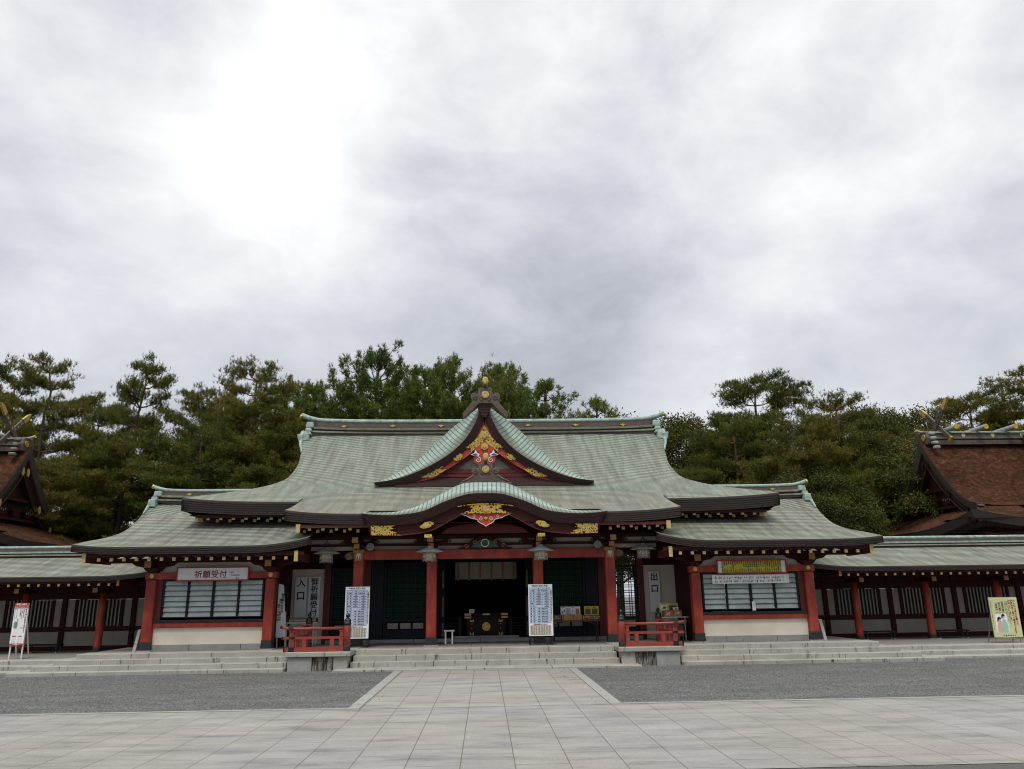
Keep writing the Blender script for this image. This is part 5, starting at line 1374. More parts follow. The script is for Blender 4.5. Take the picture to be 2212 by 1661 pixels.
# the two unlucky-year tables on stands
rows_t = [('十三詣', '13歳　平成26年生', None), ('本　厄', '25歳 平成14年生', '19歳 平成20年生'), ('前　厄', '41歳 昭和61年生', '32歳 平成7年生'), ('大　厄', '42歳 昭和60年生', '33歳 平成6年生'),
          ('後　厄', '43歳 昭和59年生', '34歳 平成5年生'), ('厄明け', '44歳 昭和58年生', '35歳 平成4年生'), ('本　厄', '―', '37歳 平成2年生'), ('還　暦', '61歳　昭和41年生', None), ('古　稀', '70歳　昭和32年生', None),
          ('喜　寿', '77歳　昭和25年生', None), ('傘　寿', '80歳　昭和22年生', None), ('米　寿', '88歳　昭和14年生', None), ('卒　寿', '90歳　昭和12年生', None)]
def notice(label, x0, y):
    z0, z1, W = .685, 2.035, .66
    t = thing('notice_board', label, 'notice board', (x0 + W / 2, y, .45), 'tables of unlucky years on stands')
    b = MB(); b.box(x0, x0 + W, y, y + .025, z0, z1); b.build('board', M['white'], t, bevel=.004)
    b = MB()
    for x in (x0 + .035, x0 + W - .035): b.box(x - .012, x + .012, y + .026, y + .05, .446, 1.9); b.bar((x, y + .06, 1.6), (x, y + .45, .45), .02, .02)
    b.build('stand', M['wood'], t)
    f = y - .002
    ta, tb, tx0, tx1 = 1.945, 1.02, x0 + .035, x0 + .60
    n = 13; hr = (ta - tb - .05) / n
    b = MB(); b.box(tx0, tx1, f, y - .0005, tb, ta); b.build('table_tint', M['cellblue'], t)
    b = MB()
    g = y - .004
    xm, xh = tx0 + .145, tx0 + .145 + (tx1 - tx0 - .145) / 2
    zs = [ta, ta - .05] + [ta - .05 - hr * (i + 1) for i in range(n)]
    for z in zs: b.box(tx0, tx1, g, g + .0015, z - .0025, z + .0025)
    for x in (tx0, xm, tx1): b.box(x - .0025, x + .0025, g - .0004, g + .001, tb, ta)
    b.box(xh - .002, xh + .002, g - .0004, g + .001, ta - .05, ta); b.box(xh - .002, xh + .002, g - .0004, g + .001, ta - .05 - hr * 7, ta - .05 - hr)
    b.build('table_lines', M['ink_blue'], t)
    b = MB(); g = y - .0055
    hline(b, '令和8年 厄年と年祝', x0 + .31, g, 1.993, .05, .02)
    hline(b, '男', (xm + xh) / 2, g, ta - .025, .035, .02); hline(b, '女', (xh + tx1) / 2, g, ta - .025, .035, .02)
    for i, (nm, a, c) in enumerate(rows_t):
        z = ta - .05 - hr * (i + .5)
        hline(b, nm, (tx0 + xm) / 2, g, z, .038, .025)
        if c is None: hline(b, a, (xm + tx1) / 2, g, z, .036, .02)
        else:
            for s_, xa, xb in ((a, xm, xh), (c, xh, tx1)):
                q = s_.split(' ')
                if len(q) == 2: hline(b, q[0], (xa + xb) / 2, g, z + .016, .022, .02); hline(b, q[1], (xa + xb) / 2, g, z - .013, .028, .02)
                else: hline(b, s_, (xa + xb) / 2, g, z, .03)
    vline(b, 'ご祈願受付 毎日午前九時から午後三時三〇分まで', x0 + .625, g, 1.90, .038, .02)
    b.build('lettering', M['ink'], t)
    b = MB(); hline(b, '安産祈願(帯祝い)戌の日', x0 + .315, g, .985, .036, .025); b.build('lettering', M['ink_red'], t)
    b = MB(); b.box(tx0 + .01, tx1, f, y - .0005, .72, .955); b.build('table_tint', M['cellcream'], t)
    b = MB()
    for i in range(7): z = .955 - .235 / 6 * i; b.box(tx0 + .01, tx1, y - .0035, y - .0022, z - .0018, z + .0018)
    for x in (tx0 + .01, tx0 + .06, tx0 + .287, tx0 + .34, tx1): b.box(x - .0018, x + .0018, y - .0039, y - .0026, .72, .955)
    b.build('table_lines', M['ink'], t)
    b = MB()
    for i in range(6):
        z = .955 - .235 / 6 * (i + .5)
        hline(b, '%d月' % (i + 1), tx0 + .035, g, z, .022, .02); hline(b, '%d月' % (i + 7), tx0 + .313, g, z, .022, .02)
        for k in range(3): hline(b, '%d日' % (3 + (5 * i + 12 * k) % 27), tx0 + .10 + .07 * k, g, z, .022, .02); hline(b, '%d日' % (2 + (7 * i + 11 * k) % 27), tx0 + .38 + .07 * k, g, z, .022, .02)
    b.build('lettering', M['ink'], t)
notice('white table of unlucky years on a stand behind the left vermilion railing', -3.81, 21.9)
notice('white table of unlucky years on a stand by the right hand porch column', 1.18, 21.8)

# corner signboards in front of the corridors
t = thing('signboard', 'tall white signboard with red top band on two white legs before the left corridor', 'sign', (-12.7, 22.4, .27))
b = MB(); b.box(-12.885, -12.52, 22.4, 22.43, .63, 1.73); b.build('board', M['white'], t)
b = MB(); b.box(-12.886, -12.519, 22.394, 22.3995, 1.595, 1.731); b.box(-12.886, -12.519, 22.394, 22.3995, .629, .675); b.build('red_band', M['signred'], t)
b = MB()
for x in (-12.865, -12.54): b.box(x - .016, x + .016, 22.432, 22.46, .27, 1.6); b.bar((x, 22.46, 1.3), (x, 22.8, .28), .025, .025)
b.build('stand', M['white_metal'], t)
b = MB(); hline(b, '神宮大麻を', -12.70, 22.3925, 1.695, .058, .02); hline(b, 'おまつりしましょう', -12.70, 22.3925, 1.625, .04, .02); hline(b, '広島県神社庁', -12.70, 22.3925, .652, .03, .02); b.build('lettering', M['white'], t)
b = MB(); vline(b, '神宮大麻は伊勢神宮の御神札です', -12.56, 22.398, 1.555, .042, .03); hline(b, '拝む', -12.62, 22.398, 1.08, .03, .02)
for x in (-12.79, -12.63): b.prism([(x + .058 * math.cos(q), .865 + .013 * math.sin(q)) for q in np.linspace(0, 2 * PI, 15)[:-1]], 22.397, 22.3995)
b.build('lettering', M['ink_red'], t)
b = MB()
for k, (s_, z) in enumerate((('神様のおふだを', 1.55), ('ご家庭におまつりし', 1.55), ('日々の感謝を', 1.55), ('祈りましょう', 1.3))): vline(b, s_, -12.62 - .045 * k, 22.398, z, .032, .01)
for k in range(5): hline(b, 'お札の受け方', -12.79, 22.398, .80 - .03 * k, .018); hline(b, '神棚のまつり方', -12.63, 22.398, .80 - .03 * k, .016)
frame(b, -12.86, -12.80, 1.34, 1.57, 22.3995, .004, .003)
b.build('lettering', M['ink'], t)
b = MB(); b.prism([(-12.84, 1.08), (-12.76, 1.06), (-12.74, 1.2), (-12.80, 1.26), (-12.85, 1.2)], 22.397, 22.3995); b.build('print', M['greenprint'], t)

t = thing('signboard', 'pale yellow poster board with red vertical writing and two drawn worshippers before the right corridor', 'sign', (14.8, 22.4, .27))
b = MB(); b.box(14.40, 15.22, 22.4, 22.43, .42, 1.51); b.build('board', M['paleyellow'], t)
b = MB()
for x in (14.45, 15.16): b.box(x - .012, x + .012, 22.432, 22.455, .27, 1.4); b.bar((x, 22.46, 1.2), (x, 22.8, .28), .02, .02)
b.build('stand', M['steel'], t)
b = MB(); vline(b, 'みんなの幸せを願って', 15.12, 22.398, 1.41, .072, .02); vline(b, '伊勢神宮と福山八幡宮のお札を', 15.045, 22.398, 1.41, .066, .02); vline(b, 'おまつりしましょう', 14.975, 22.398, 1.41, .066, .02); b.build('lettering', M['ink_red'], t)
b = MB()
vline(b, '神宮大麻は日本の総氏神様のお札です', 14.93, 22.398, 1.38, .04); vline(b, '毎年新しいお札をお受けになり', 14.89, 22.398, 1.38, .04); vline(b, 'ご家庭の神棚におまつりください', 14.85, 22.398, 1.38, .042)
vline(b, 'ご家族の健康と一年のご多幸をお祈り申し上げます', 14.435, 22.398, 1.42, .036)
for k, s_ in enumerate(('天照皇大神宮', '福山八幡宮', '氏神神社')): vline(b, s_, 14.77 - .09 * k, 22.398, 1.36 - .02 * k, .045, .02); frame(b, 14.74 - .09 * k, 14.80 - .09 * k, 1.09, 1.40 - .02 * k, 22.3995, .004, .003)
hline(b, '広島県神社庁', 14.84, 22.398, .47, .045, .02, sp=1.5)
b.build('lettering', M['ink'], t)
b = MB(); b.box(14.50, 14.86, 22.3985, 22.3998, .55, 1.04); b.build('print', M['white'], t)
def head(b, x, z, r): b.prism([(x + r * math.cos(q), z + r * 1.15 * math.sin(q)) for q in np.linspace(0, 2 * PI, 19)[:-1]], 22.394, 22.396)
b = MB(); b.prism([(14.53, .56), (14.66, .56), (14.69, .74), (14.66, .86), (14.58, .86), (14.53, .74)], 22.3955, 22.398); head(b, 14.615, .885, .04); head(b, 14.735, .975, .04); b.build('print', M['skin'], t)
b = MB(); b.prism([(14.67, .56), (14.83, .56), (14.84, .72), (14.79, .90), (14.71, .91), (14.67, .78)], 22.3950, 22.3982); b.build('print', M['mint'], t)
b = MB(); b.prism([(14.545, .83), (14.56, .95), (14.60, .98), (14.655, .955), (14.665, .92), (14.61, .91), (14.585, .88)], 22.392, 22.3938); b.prism([(14.675, .93), (14.69, 1.03), (14.735, 1.055), (14.78, 1.03), (14.785, .99), (14.73, .985), (14.705, .95)], 22.392, 22.3938); b.build('print', M['ink'], t)

# price board, goods strip and paper on the right window
t = board('price_board', 'long yellow price board in a red frame covered in columns of black writing', 'sign', 6.46, 8.40, 2.26, 2.61, 21.80, 'grey_board', frame_m='red_frame')
b = MB(); b.box(6.60, 8.27, 21.7965, 21.7995, 2.265, 2.605); b.build('yellow_sheet', M['yellow'], t)
items = ['家内安全', '交通安全御守', '厄除御守', '学業成就', '縁結び御守', '安産御守', '健康御守', '破魔矢', '干支土鈴', '御神札大', '御神札小', '商売繁盛', '開運招福', '身代御守', '合格祈願', '病気平癒', '旅行安全', '子供御守', '勝守', '福守', '絵馬', '御朱印', '御朱印帳大', '神棚', '金幣', '幸福守', '長寿守', '神宮大麻']
b = MB(); b2 = MB()
for k in range(28):
    x = 8.24 - .0605 * k
    vline(b if k % 7 != 3 else b2, items[k], x, 21.795, 2.57, .043, .03); vline(b, ('千円', '八百円', '五百円', '千五百円')[k % 4], x, 21.795, 2.29 + .042 * (len(('千円', '八百円', '五百円', '千五百円')[k % 4]) - 1), .042, .03)
b.build('lettering', M['ink'], t); b2.build('lettering', M['ink_red'], t)
t = board('goods_strip', 'long white strip of small charm pictures hung below the yellow price board', 'sign', 6.31, 8.47, 1.985, 2.22, 21.86, 'white', .012)
rr = random.Random(5)
cols = [('redbox', []), ('ink', []), ('orange', []), ('ink_blue', []), ('greenprint', []), ('steel', [])]
mbs = {c[0]: MB() for c in cols}
for k in range(46):
    x = 6.40 + 2.0 * k / 46; 
    for z in (2.14, 2.05):
        if rr.random() < .8:
            c = rr.choice(['ink', 'ink', 'redbox', 'orange', 'ink_blue', 'greenprint', 'steel', 'steel', 'steel']); a = rr.uniform(.006, .017); hh = rr.uniform(.012, .035); z_ = z + rr.uniform(-.012, .012)
            mbs[c].prism([(x - a, z_ - hh), (x + a, z_ - hh), (x + a * rr.uniform(.3, 1), z_ + hh), (x - a * rr.uniform(.3, 1), z_ + hh)], 21.855, 21.858)
for k in range(20): mbs['steel'].box(6.42 + .105 * k - .0015, 6.42 + .105 * k + .0015, 21.857, 21.8595, 2.0, 2.21)
for c in mbs: mbs[c].build('print', M[c], t)
t = board('paper_notice', 'small upright paper slip fixed to the sill of the right office window', 'paper', 7.39, 7.485, 1.26, 1.50, 21.93, 'white', .004)
b = MB(); vline(b, '窓口にてお申し付け下さい', 7.455, 21.927, 1.475, .018); vline(b, '御用の方は', 7.42, 21.927, 1.475, .018); b.build('lettering', M['ink'], t)

# ------------------------------------------------------------------ vermilion railings
def railing(sg):
    t = thing('railing', 'vermilion railing with black onion finials on the ' + ('left' if sg < 0 else 'right') + ' porch plinth', 'railing', (sg * 4.2, 20.55, .45))
    X = lambda a, c: (min(sg * a, sg * c), max(sg * a, sg * c))
    z0 = .454
    def giboshi(x, y):
        b = MB(); b.lathe([(.088, z0), (.088, 1.07), (.08, 1.09)], (x, y, 0), 18); o = b.build('post', M['railred'], t, smooth=True)
        b = MB(); b.lathe([(.092, 1.075), (.094, 1.13), (.082, 1.14), (.084, 1.20), (.070, 1.225), (.045, 1.24), (.032, 1.255), (.032, 1.265), (.052, 1.28), (.055, 1.305), (.045, 1.335), (.022, 1.355), (.006, 1.375)], (x, y, 0), 18); b.build('finial', M['black'], o, smooth=True)
        b = MB(); b.lathe([(.096, z0 + .005), (.096, z0 + .10), (.091, z0 + .115)], (x, y, 0), 18); b.build('metal_shoe', M['sleeve'], o)
    yf, xc, yb = 20.56, 4.86, 22.42
    giboshi(sg * 3.49, yf); giboshi(sg * xc, yb)
    xe = 5.12
    # front run
    b = MB(); b.tube([(sg * 3.56, yf, 1.005), (sg * 4.75, yf, 1.005), (sg * 4.95, yf, 1.012), (sg * xe, yf, 1.045)], .036, 10); o = b.build('top_rail', M['railred'], t, smooth=True)
    b = MB(); b.tube([(sg * xe, yf, 1.045), (sg * (xe + .05), yf, 1.057)], .04, 10); b.build('rail_cap', M['black'], o)
    b = MB(); b.box(*X(3.56, 5.08), yf - .03, yf + .03, .755, .815); o = b.build('middle_rail', M['railred'], t)
    b = MB(); b.box(*X(xc - .07, xc + .07), yf - .036, yf + .036, .749, .821); b.box(*X(5.08, 5.13), yf - .034, yf + .034, .75, .82); b.build('rail_cap', M['black'], o)
    b = MB(); b.box(*X(3.57, 5.02), yf - .06, yf + .06, z0, z0 + .105); o = b.build('sill_rail', M['railred'], t)
    b = MB(); b.box(*X(xc - .07, xc + .07), yf - .068, yf + .068, z0 - .02, z0 + .112); b.box(*X(5.02, 5.06), yf - .066, yf + .066, z0, z0 + .11); b.build('rail_cap', M['black'], o)
    for x in (3.63, 3.86, 4.55, xc):
        b = MB(); w_ = .10 if x != xc else .12
        b.tbox(sg * x, yf, z0 + .106, .754, w_, .08, w_, .08)
        if x in (3.63, xc, ): b.tbox(sg * x, yf, .816, .93, w_, .08, w_ * .7, .07); b.tbox(sg * x, yf, .93, .97, w_ * 1.1, .09, w_ * 1.2, .1)
        b.build('baluster', M['railred'], t)
    # side run going back
    x = sg * xc
    b = MB(); b.tube([(x, yf - .24, 1.045), (x, yf - .08, 1.012), (x, yf + .1, 1.005), (x, yb - .07, 1.005)], .034, 10); o = b.build('top_rail', M['railred'], t, smooth=True)
    b = MB(); b.tube([(x, yf - .24, 1.045), (x, yf - .285, 1.057)], .05, 12); b.build('rail_cap', M['black'], o)
    b = MB(); b.box(x - .029, x + .029, yf + .05, yb - .07, .757, .813); b.build('middle_rail', M['railred'], t)
    b = MB(); b.box(x - .055, x + .055, yf + .07, yb - .07, z0, z0 + .10); b.build('sill_rail', M['railred'], t)
    for y in (21.1, 21.7, 22.2):
        b = MB(); b.tbox(x, y, z0 + .101, .756, .08, .1, .08, .1); b.tbox(x, y, .814, .97, .08, .1, .07, .09); b.build('baluster', M['railred'], t)
for s in (-1, 1): railing(s)

# ------------------------------------------------------------------ hanging lanterns
M['cage'] = mat('tarnished_lantern_metal', (.30, .305, .29), .5, 9, .3)
def lantern(label, x, y, z):
    t = thing('hanging_lantern', label, 'lantern', (x, y, z), 'white metal lanterns hanging under the porch eave')
    b = MB(); n = 6
    b.lathe([(.385, .0), (.33, .035), (.20, .085), (.10, .125), (.05, .155), (.05, .165)], (x, y, z), 6, 0); b.build('roof', M['silver'], t)
    b = MB(); b.lathe([(.035, .16), (.055, .18), (.03, .20), (.02, .22)], (x, y, z), 10); b.tube([(x + .05 * math.cos(q), y, z + .255 + .045 * math.sin(q)) for q in np.linspace(0, 2 * PI, 17)], .011, 6)
    b.tube([(x, y, z + .30), (x, y, z + .62)], .008, 6); b.build('hook', M['sleeve'], t)
    b = MB(); rr_ = .17
    b.lathe([(rr_ + .015, -.05), (rr_ + .015, -.02), (rr_ - .02, -.0)], (x, y, z), 6, 0); b.lathe([(rr_ + .018, -.235), (rr_ + .018, -.20)], (x, y, z), 6, 0)
    for k in range(6):
        a = k * PI / 3; px, py = x + rr_ * math.cos(a), y + rr_ * math.sin(a)
        b.bar((px, py, z - .21), (px, py, z - .03), .022, .022); b.bar((px, py, z - .235), (px + .006 * math.cos(a), py + .006 * math.sin(a), z - .262), .02, .02)
        a2 = (k + 1) * PI / 3; qx, qy = x + rr_ * math.cos(a2), y + rr_ * math.sin(a2)
        b.bar((px, py, z - .165), (qx, qy, z - .165), .010, .012)
        b.bar(((px + qx) / 2, (py + qy) / 2, z - .2), ((px + qx) / 2, (py + qy) / 2, z - .03), .01, .01)
    b.build('cage', M['cage'], t)
    b = MB(); b.lathe([(rr_ - .022, -.20), (rr_ - .022, -.03)], (x, y, z), 6, 0); b.build('pane', M['lanternglass'], t)
    for a in (-PI / 2, -PI / 6, -5 * PI / 6):
        b = MB(); px, py = x + (rr_ - .026) * math.cos(a), y + (rr_ - .026) * math.sin(a)
        b.lathe([(.045, -.004), (.03, -.008)], (px, py, z - .11), 10, axis='y'); b.build('crest', M['goldflat'], t)
lantern('white metal lantern hanging left of the left outer porch column', -4.46, YC, 2.955)
lantern('white metal lantern hanging before the left inner porch column', -1.53, 21.75, 2.935)
lantern('white metal lantern hanging before the right inner porch column', 1.55, 21.75, 2.935)
lantern('white metal lantern hanging right of the right outer porch column', 4.52, YC, 2.975)

for s, x in ((-1, -3.19), (1, 3.17)):
    t = thing('round_gong', 'small flat bronze gong hung at the ' + ('left' if s < 0 else 'right') + ' end of the porch beam', 'gong', (x, 21.95, 3.1))
    b = MB(); disc(b, x, 21.95, 22.02, 3.11, .105, 28); o = b.build('gong', M['steel'], t, bevel=.01)
    b = MB(); b.tube([(x + .07 * math.cos(q), 21.945, 3.11 + .07 * math.sin(q)) for q in np.linspace(0, 2 * PI, 21)], .008, 5); b.tube([(x + .03 * math.cos(q), 21.945, 3.11 + .03 * math.sin(q)) for q in np.linspace(0, 2 * PI, 15)], .008, 5); b.build('ring', M['sleeve'], o)
    b = MB(); b.tube([(x, 21.96, 3.03), (x, 21.96, 2.84)], .012, 6); b.tube([(x, 21.98, 3.2), (x, 21.98, 3.4)], .007, 5); b.build('cord', M['sleeve'], t)

# ------------------------------------------------------------------ offering box, curtain, stand
t = thing('offering_box', 'dark wooden offering box with gilt corners and round gold crest in the open doorway', 'offering box', (.03, 24.7, .56))
b = MB(); b.tbox(.03, 24.95, .60, 1.10, 1.14, .56, 1.24, .62); b.build('body', M['wood'], t, bevel=.01)
b = MB(); b.box(-.63, .69, 24.58, 25.3, 1.10, 1.15); b.box(-.61, .67, 24.6, 25.28, 1.18, 1.24)
for i in range(9): b.box(-.6, .66, 24.64 + .07 * i, 24.68 + .07 * i, 1.15, 1.178)
b.build('rim', M['wood'], t, bevel=.008)
def fit(fn):
    b = MB(); fn(b); b.build('gilt_fitting', M['goldflat'], t)
for x in (-.53, .59):
    fit(lambda b: b.box(x - .1, x + .1, 24.572, 24.598, 1.178, 1.243)); fit(lambda b: b.box(x - .1, x + .1, 24.57, 24.579, 1.098, 1.152))
fit(lambda b: b.box(-.08, .14, 24.59, 24.599, 1.185, 1.235))
for x in (-.41, .47):
    fit(lambda b: b.prism([(x - .06, .99), (x + .06, .99), (x + .06, 1.06), (x, 1.03), (x - .06, 1.06)], 24.63, 24.65))
    for s in (-1, 1): fit(lambda b: b.prism([(x + s * .06, .60), (x + s * .06, .70), (x + s * .02, .66), (x + s * .015, .60)], 24.655, 24.672))
    for z in (.80, .93): fit(lambda b: b.lathe([(.02, 0), (.012, -.015)], (x, 24.648, z), 8, axis='y'))
b = MB(); disc(b, .03, 24.632, 24.66, .85, .125, 28); tomoe(b, .03, 24.632, .85, .115, .02); b.build('crest', M['gold'], t)
b = MB(); b.box(-.55, .61, 24.72, 25.2, .562, .6); b.build('base', M['wood'], t)
t = thing('paper_stand', 'small white card with dark lines standing on the offering box', 'card', (-.42, 24.85, 1.24))
b = MB(); b.prism([(-.50, 1.245), (-.34, 1.245), (-.33, 1.36), (-.49, 1.365)], 24.85, 24.87); b.build('card', M['white'], t)
b = MB(); b.box(-.49, -.35, 24.846, 24.849, 1.275, 1.29); b.box(-.48, -.35, 24.846, 24.849, 1.315, 1.325); b.build('print', M['ink'], t)
t = thing('door_curtain', 'short white curtain with brown bands hanging inside the central doorway', 'curtain', (.02, 25.3, 2.27))
P = [[(-.95 + 1.95 * i / 60, 25.3 + .012 * math.sin(i * .9), z) for i in range(61)] for z in (2.27, 2.5, 2.8)]
b = MB(); b.surf(P); b.surf([[(x, y + .012, z) for x, y, z in r] for r in P[::-1]]); b.build('cloth', M['plaster_in'], t, smooth=True)
b = MB()
for k in range(6): x = -.86 + .355 * k; b.box(x - .028, x + .028, 25.272, 25.284, 2.225, 2.80)
b.build('band', M['card'], t)
t = thing('metal_stand', 'small grey metal stand with flat top beside the left inner porch column', 'stand', (-1.02, 22.9, .45))
b = MB(); b.box(-1.16, -.87, 22.75, 23.0, .80, .83); b.build('top', M['white_metal'], t)
for x in (-1.12, -.93):
    for y in (22.78, 22.97):
        b = MB(); b.box(x - .018, x + .018, y - .018, y + .018, .448, .80); b.build('leg', M['silver'], t)
b = MB(); b.box(-1.14, -.88, 22.76, 22.99, .447, .462); b.build('base', M['steel'], t)

# ------------------------------------------------------------------ tables with fortune boxes
def table(label, x0, x1, y0, y1, zt, m, legm, skew=0):
    t = thing('folding_table', label, 'table', ((x0 + x1) / 2, (y0 + y1) / 2, .45))
    b = MB(); b.box(x0, x1, y0, y1, zt - .03, zt); b.build('tabletop', M[m], t, bevel=.005)
    for x in (x0 + .12, x1 - .10):
        for y in (y0 + .05, y1 - .05):
            b = MB(); b.tube([(x, y, .448), (x, y, zt - .032)], .014, 8); b.build('leg', M[legm], t)
    b = MB()
    for y in (y0 + .06, y1 - .06): b.bar((x0 + .12, y, .9), (x0 + .4, y, zt - .04), .016, .016); b.bar((x1 - .1, y, .9), (x1 - .4, y, zt - .04), .016, .016)
    b.build('brace', M[legm], t)
    return t
table('dark folding table holding three omikuji boxes below the right lattice door', 1.86, 3.34, 23.1, 23.55, 1.03, 'redbox', 'sleeve')
def fbox(label, x0, x1, y, z0, z1, m, pm, nm='fortune_box', pics=2):
    t = thing(nm, label, 'box', ((x0 + x1) / 2, y, z0))
    b = MB(); b.box(x0, x1, y, y + .22, z0, z1); b.build('body', M[m], t, bevel=.006)
    b = MB(); rr = random.Random(int(x0 * 100))
    for k in range(pics):
        cx = x0 + (x1 - x0) * (k + .55) / pics
        for q in range(7): 
            a, c = rr.uniform(-.09, .09), rr.uniform(-.045, .045); s_ = rr.uniform(.015, .04)
            b.prism([(cx + a + s_ * math.cos(u), (z0 + z1) / 2 + c + s_ * .6 * math.sin(u)) for u in np.linspace(0, 2 * PI, 9)[:-1]], y - .003 - .0004 * q, y - .0005)
    b.build('print', M[pm], t)
    b = MB()
    for k in range(pics):
        cx = x0 + (x1 - x0) * (k + .12) / pics; vline(b, '御神籤', cx, y - .004, z1 - .035, .035, .03)
    b.build('lettering', M['ink_red'] if m != 'redbox' else M['goldflat'], t)
    return t
fbox('dark red printed fortune box half hidden behind the right notice board', 1.92, 2.19, 23.2, 1.031, 1.19, 'redbox', 'greenprint', pics=1)
fbox('orange fortune box with green prints, middle of the dark table', 2.22, 2.80, 23.2, 1.031, 1.19, 'orange', 'greenprint')
fbox('dark red fortune box with white flower prints, right end of the dark table', 2.82, 3.32, 23.2, 1.031, 1.175, 'redbox', 'plaster_in', pics=3)
def showcard(label, x0, x1, y, z0, z1, m):
    t = thing('display_card', label, 'display card', ((x0 + x1) / 2, y, z0))
    b = MB(); b.box(x0, x1, y, y + .012, z0, z1); b.build('card', M[m], t)
    b = MB(); b.bar(((x0 + x1) / 2, y + .02, z0 + .1), ((x0 + x1) / 2, y + .12, z0), .1, .01); b.build('prop', M['card'], t)
    return t
t = showcard('white display card with four charm pictures behind the orange fortune box', 2.21, 2.785, 23.44, 1.0315, 1.415, 'white')
b = MB(); b.prism([(2.235, 1.27), (2.27, 1.29), (2.27, 1.24), (2.245, 1.22)], 23.436, 23.4395); b.prism([(2.31, 1.26), (2.335, 1.26), (2.34, 1.33), (2.315, 1.335)], 23.436, 23.4395); b.prism([(2.25, 1.2), (2.28, 1.2), (2.275, 1.23)], 23.436, 23.4395); hline(b, '幸せ御守', 2.28, 23.436, 1.395, .025, .02); hline(b, '仕事守', 2.56, 23.436, 1.38, .025, .02)
for k in range(14): b.cbox(2.39 + .02 * (k % 6), 23.438, 1.22 + .035 * (k // 5) + .01 * (k % 3), .007, .003, .012)
b.build('print', M['ink'], t)
b = MB(); b.box(2.555, 2.575, 23.436, 23.4395, 1.25, 1.33); b.build('print', M['ink_red'], t)
b = MB(); b.box(2.65, 2.755, 23.436, 23.4395, 1.20, 1.355); b.build('print', M['orange'], t)
b = MB(); b.box(2.37, 2.50, 23.4375, 23.4398, 1.19, 1.37); b.build('print', mat('pale_violet_print', (.55, .48, .62), .5), t)
t = showcard('yellow display card with two dark photos, right end of the dark table', 2.90, 3.33, 23.44, 1.0315, 1.42, 'yellow')
b = MB(); b.box(2.93, 3.09, 23.436, 23.4395, 1.20, 1.35); b.box(3.13, 3.29, 23.436, 23.4395, 1.20, 1.35); b.build('photo', M['photo'], t)
b = MB(); hline(b, '金運守', 3.01, 23.436, 1.385, .03, .03); hline(b, '開運守', 3.21, 23.436, 1.385, .03, .03); b.build('lettering', M['ink_red'], t)
t = showcard('narrow grey price card beside the right notice board', 1.90, 1.985, 23.44, 1.0315, 1.41, 'grey_board')
b = MB(); hline(b, '御守', 1.945, 23.436, 1.36, .04, .02); vline(b, '五百円', 1.95, 23.436, 1.30, .03, .02); b.build('lettering', M['ink'], t)
# left: white table behind the railing
table('white topped folding table behind the left railing', -5.68, -4.72, 22.75, 23.2, 1.105, 'white_metal', 'white_metal')
t = thing('amulet_tray', 'shallow red tray of small folded amulets on the left white table', 'tray', (-5.15, 22.95, 1.106))
b = MB(); frame(b, -5.57, -4.76, 1.107, 1.20, 23.1, .012, .26); b.box(-5.56, -4.77, 22.86, 23.09, 1.108, 1.125); b.build('tray', M['redbox'], t)
b = MB()
for k in range(11): b.prism([(-5.53 + .07 * k, 1.13), (-5.48 + .07 * k, 1.13), (-5.475 + .07 * k, 1.18), (-5.525 + .07 * k, 1.185)], 22.88, 22.93)
b.build('amulet', M['plaster'], t)
b = MB()
for k in range(11): b.box(-5.525 + .07 * k, -5.485 + .07 * k, 22.874, 22.879, 1.145, 1.16)
b.build('amulet_label', M['yellow'], t)
# right: white table with yellow display and orange box
table('white topped folding table behind the right railing', 4.84, 5.80, 22.75, 23.2, 1.105, 'white_metal', 'white_metal')
t = showcard('yellow display card with two photos on the right white table', 5.02, 5.58, 23.02, 1.106, 1.48, 'yellow')
b = MB(); b.box(5.07, 5.27, 23.016, 23.0195, 1.27, 1.43); b.build('photo', M['grey_board'], t)
b = MB(); b.box(5.32, 5.54, 23.016, 23.0195, 1.27, 1.41); b.prism([(5.12, 1.33), (5.2, 1.31), (5.24, 1.36), (5.17, 1.4)], 23.012, 23.0155); b.build('photo', M['photo'], t)
b = MB(); hline(b, '水みくじ', 5.17, 23.016, 1.455, .03, .03); hline(b, '鳩みくじ', 5.43, 23.016, 1.455, .03, .03); b.build('lettering', M['ink_red'], t)
fbox('orange fortune box with two round white prints on the right white table', 5.10, 5.62, 22.78, 1.106, 1.275, 'orange', 'plaster')
t = thing('paper_tray', 'small white paper holder standing on the orange box of the right table', 'holder', (5.47, 22.85, 1.28))
b = MB(); b.tbox(5.47, 22.88, 1.276, 1.36, .13, .1, .15, .12); b.build('holder', M['white'], t)
b = MB(); b.box(5.43, 5.51, 22.815, 22.826, 1.30, 1.33); b.build('print', M['signred'], t)
t = thing('cardboard_box', 'brown cardboard box pushed under the right white table', 'box', (5.35, 23, .45))
b = MB(); b.box(5.08, 5.66, 22.85, 23.15, .56, .88); b.build('body', M['card'], t)
b = MB(); b.bar((5.08, 22.83, .88), (5.66, 22.83, .87), .06, .012); b.build('flap', M['card'], t)
b = MB(); b.bar((5.2, 22.82, .45), (5.2, 22.82, .9), .02, .02); b.bar((5.52, 22.82, .45), (5.52, 22.82, .9), .02, .02); b.build('batten', M['tan'], t)

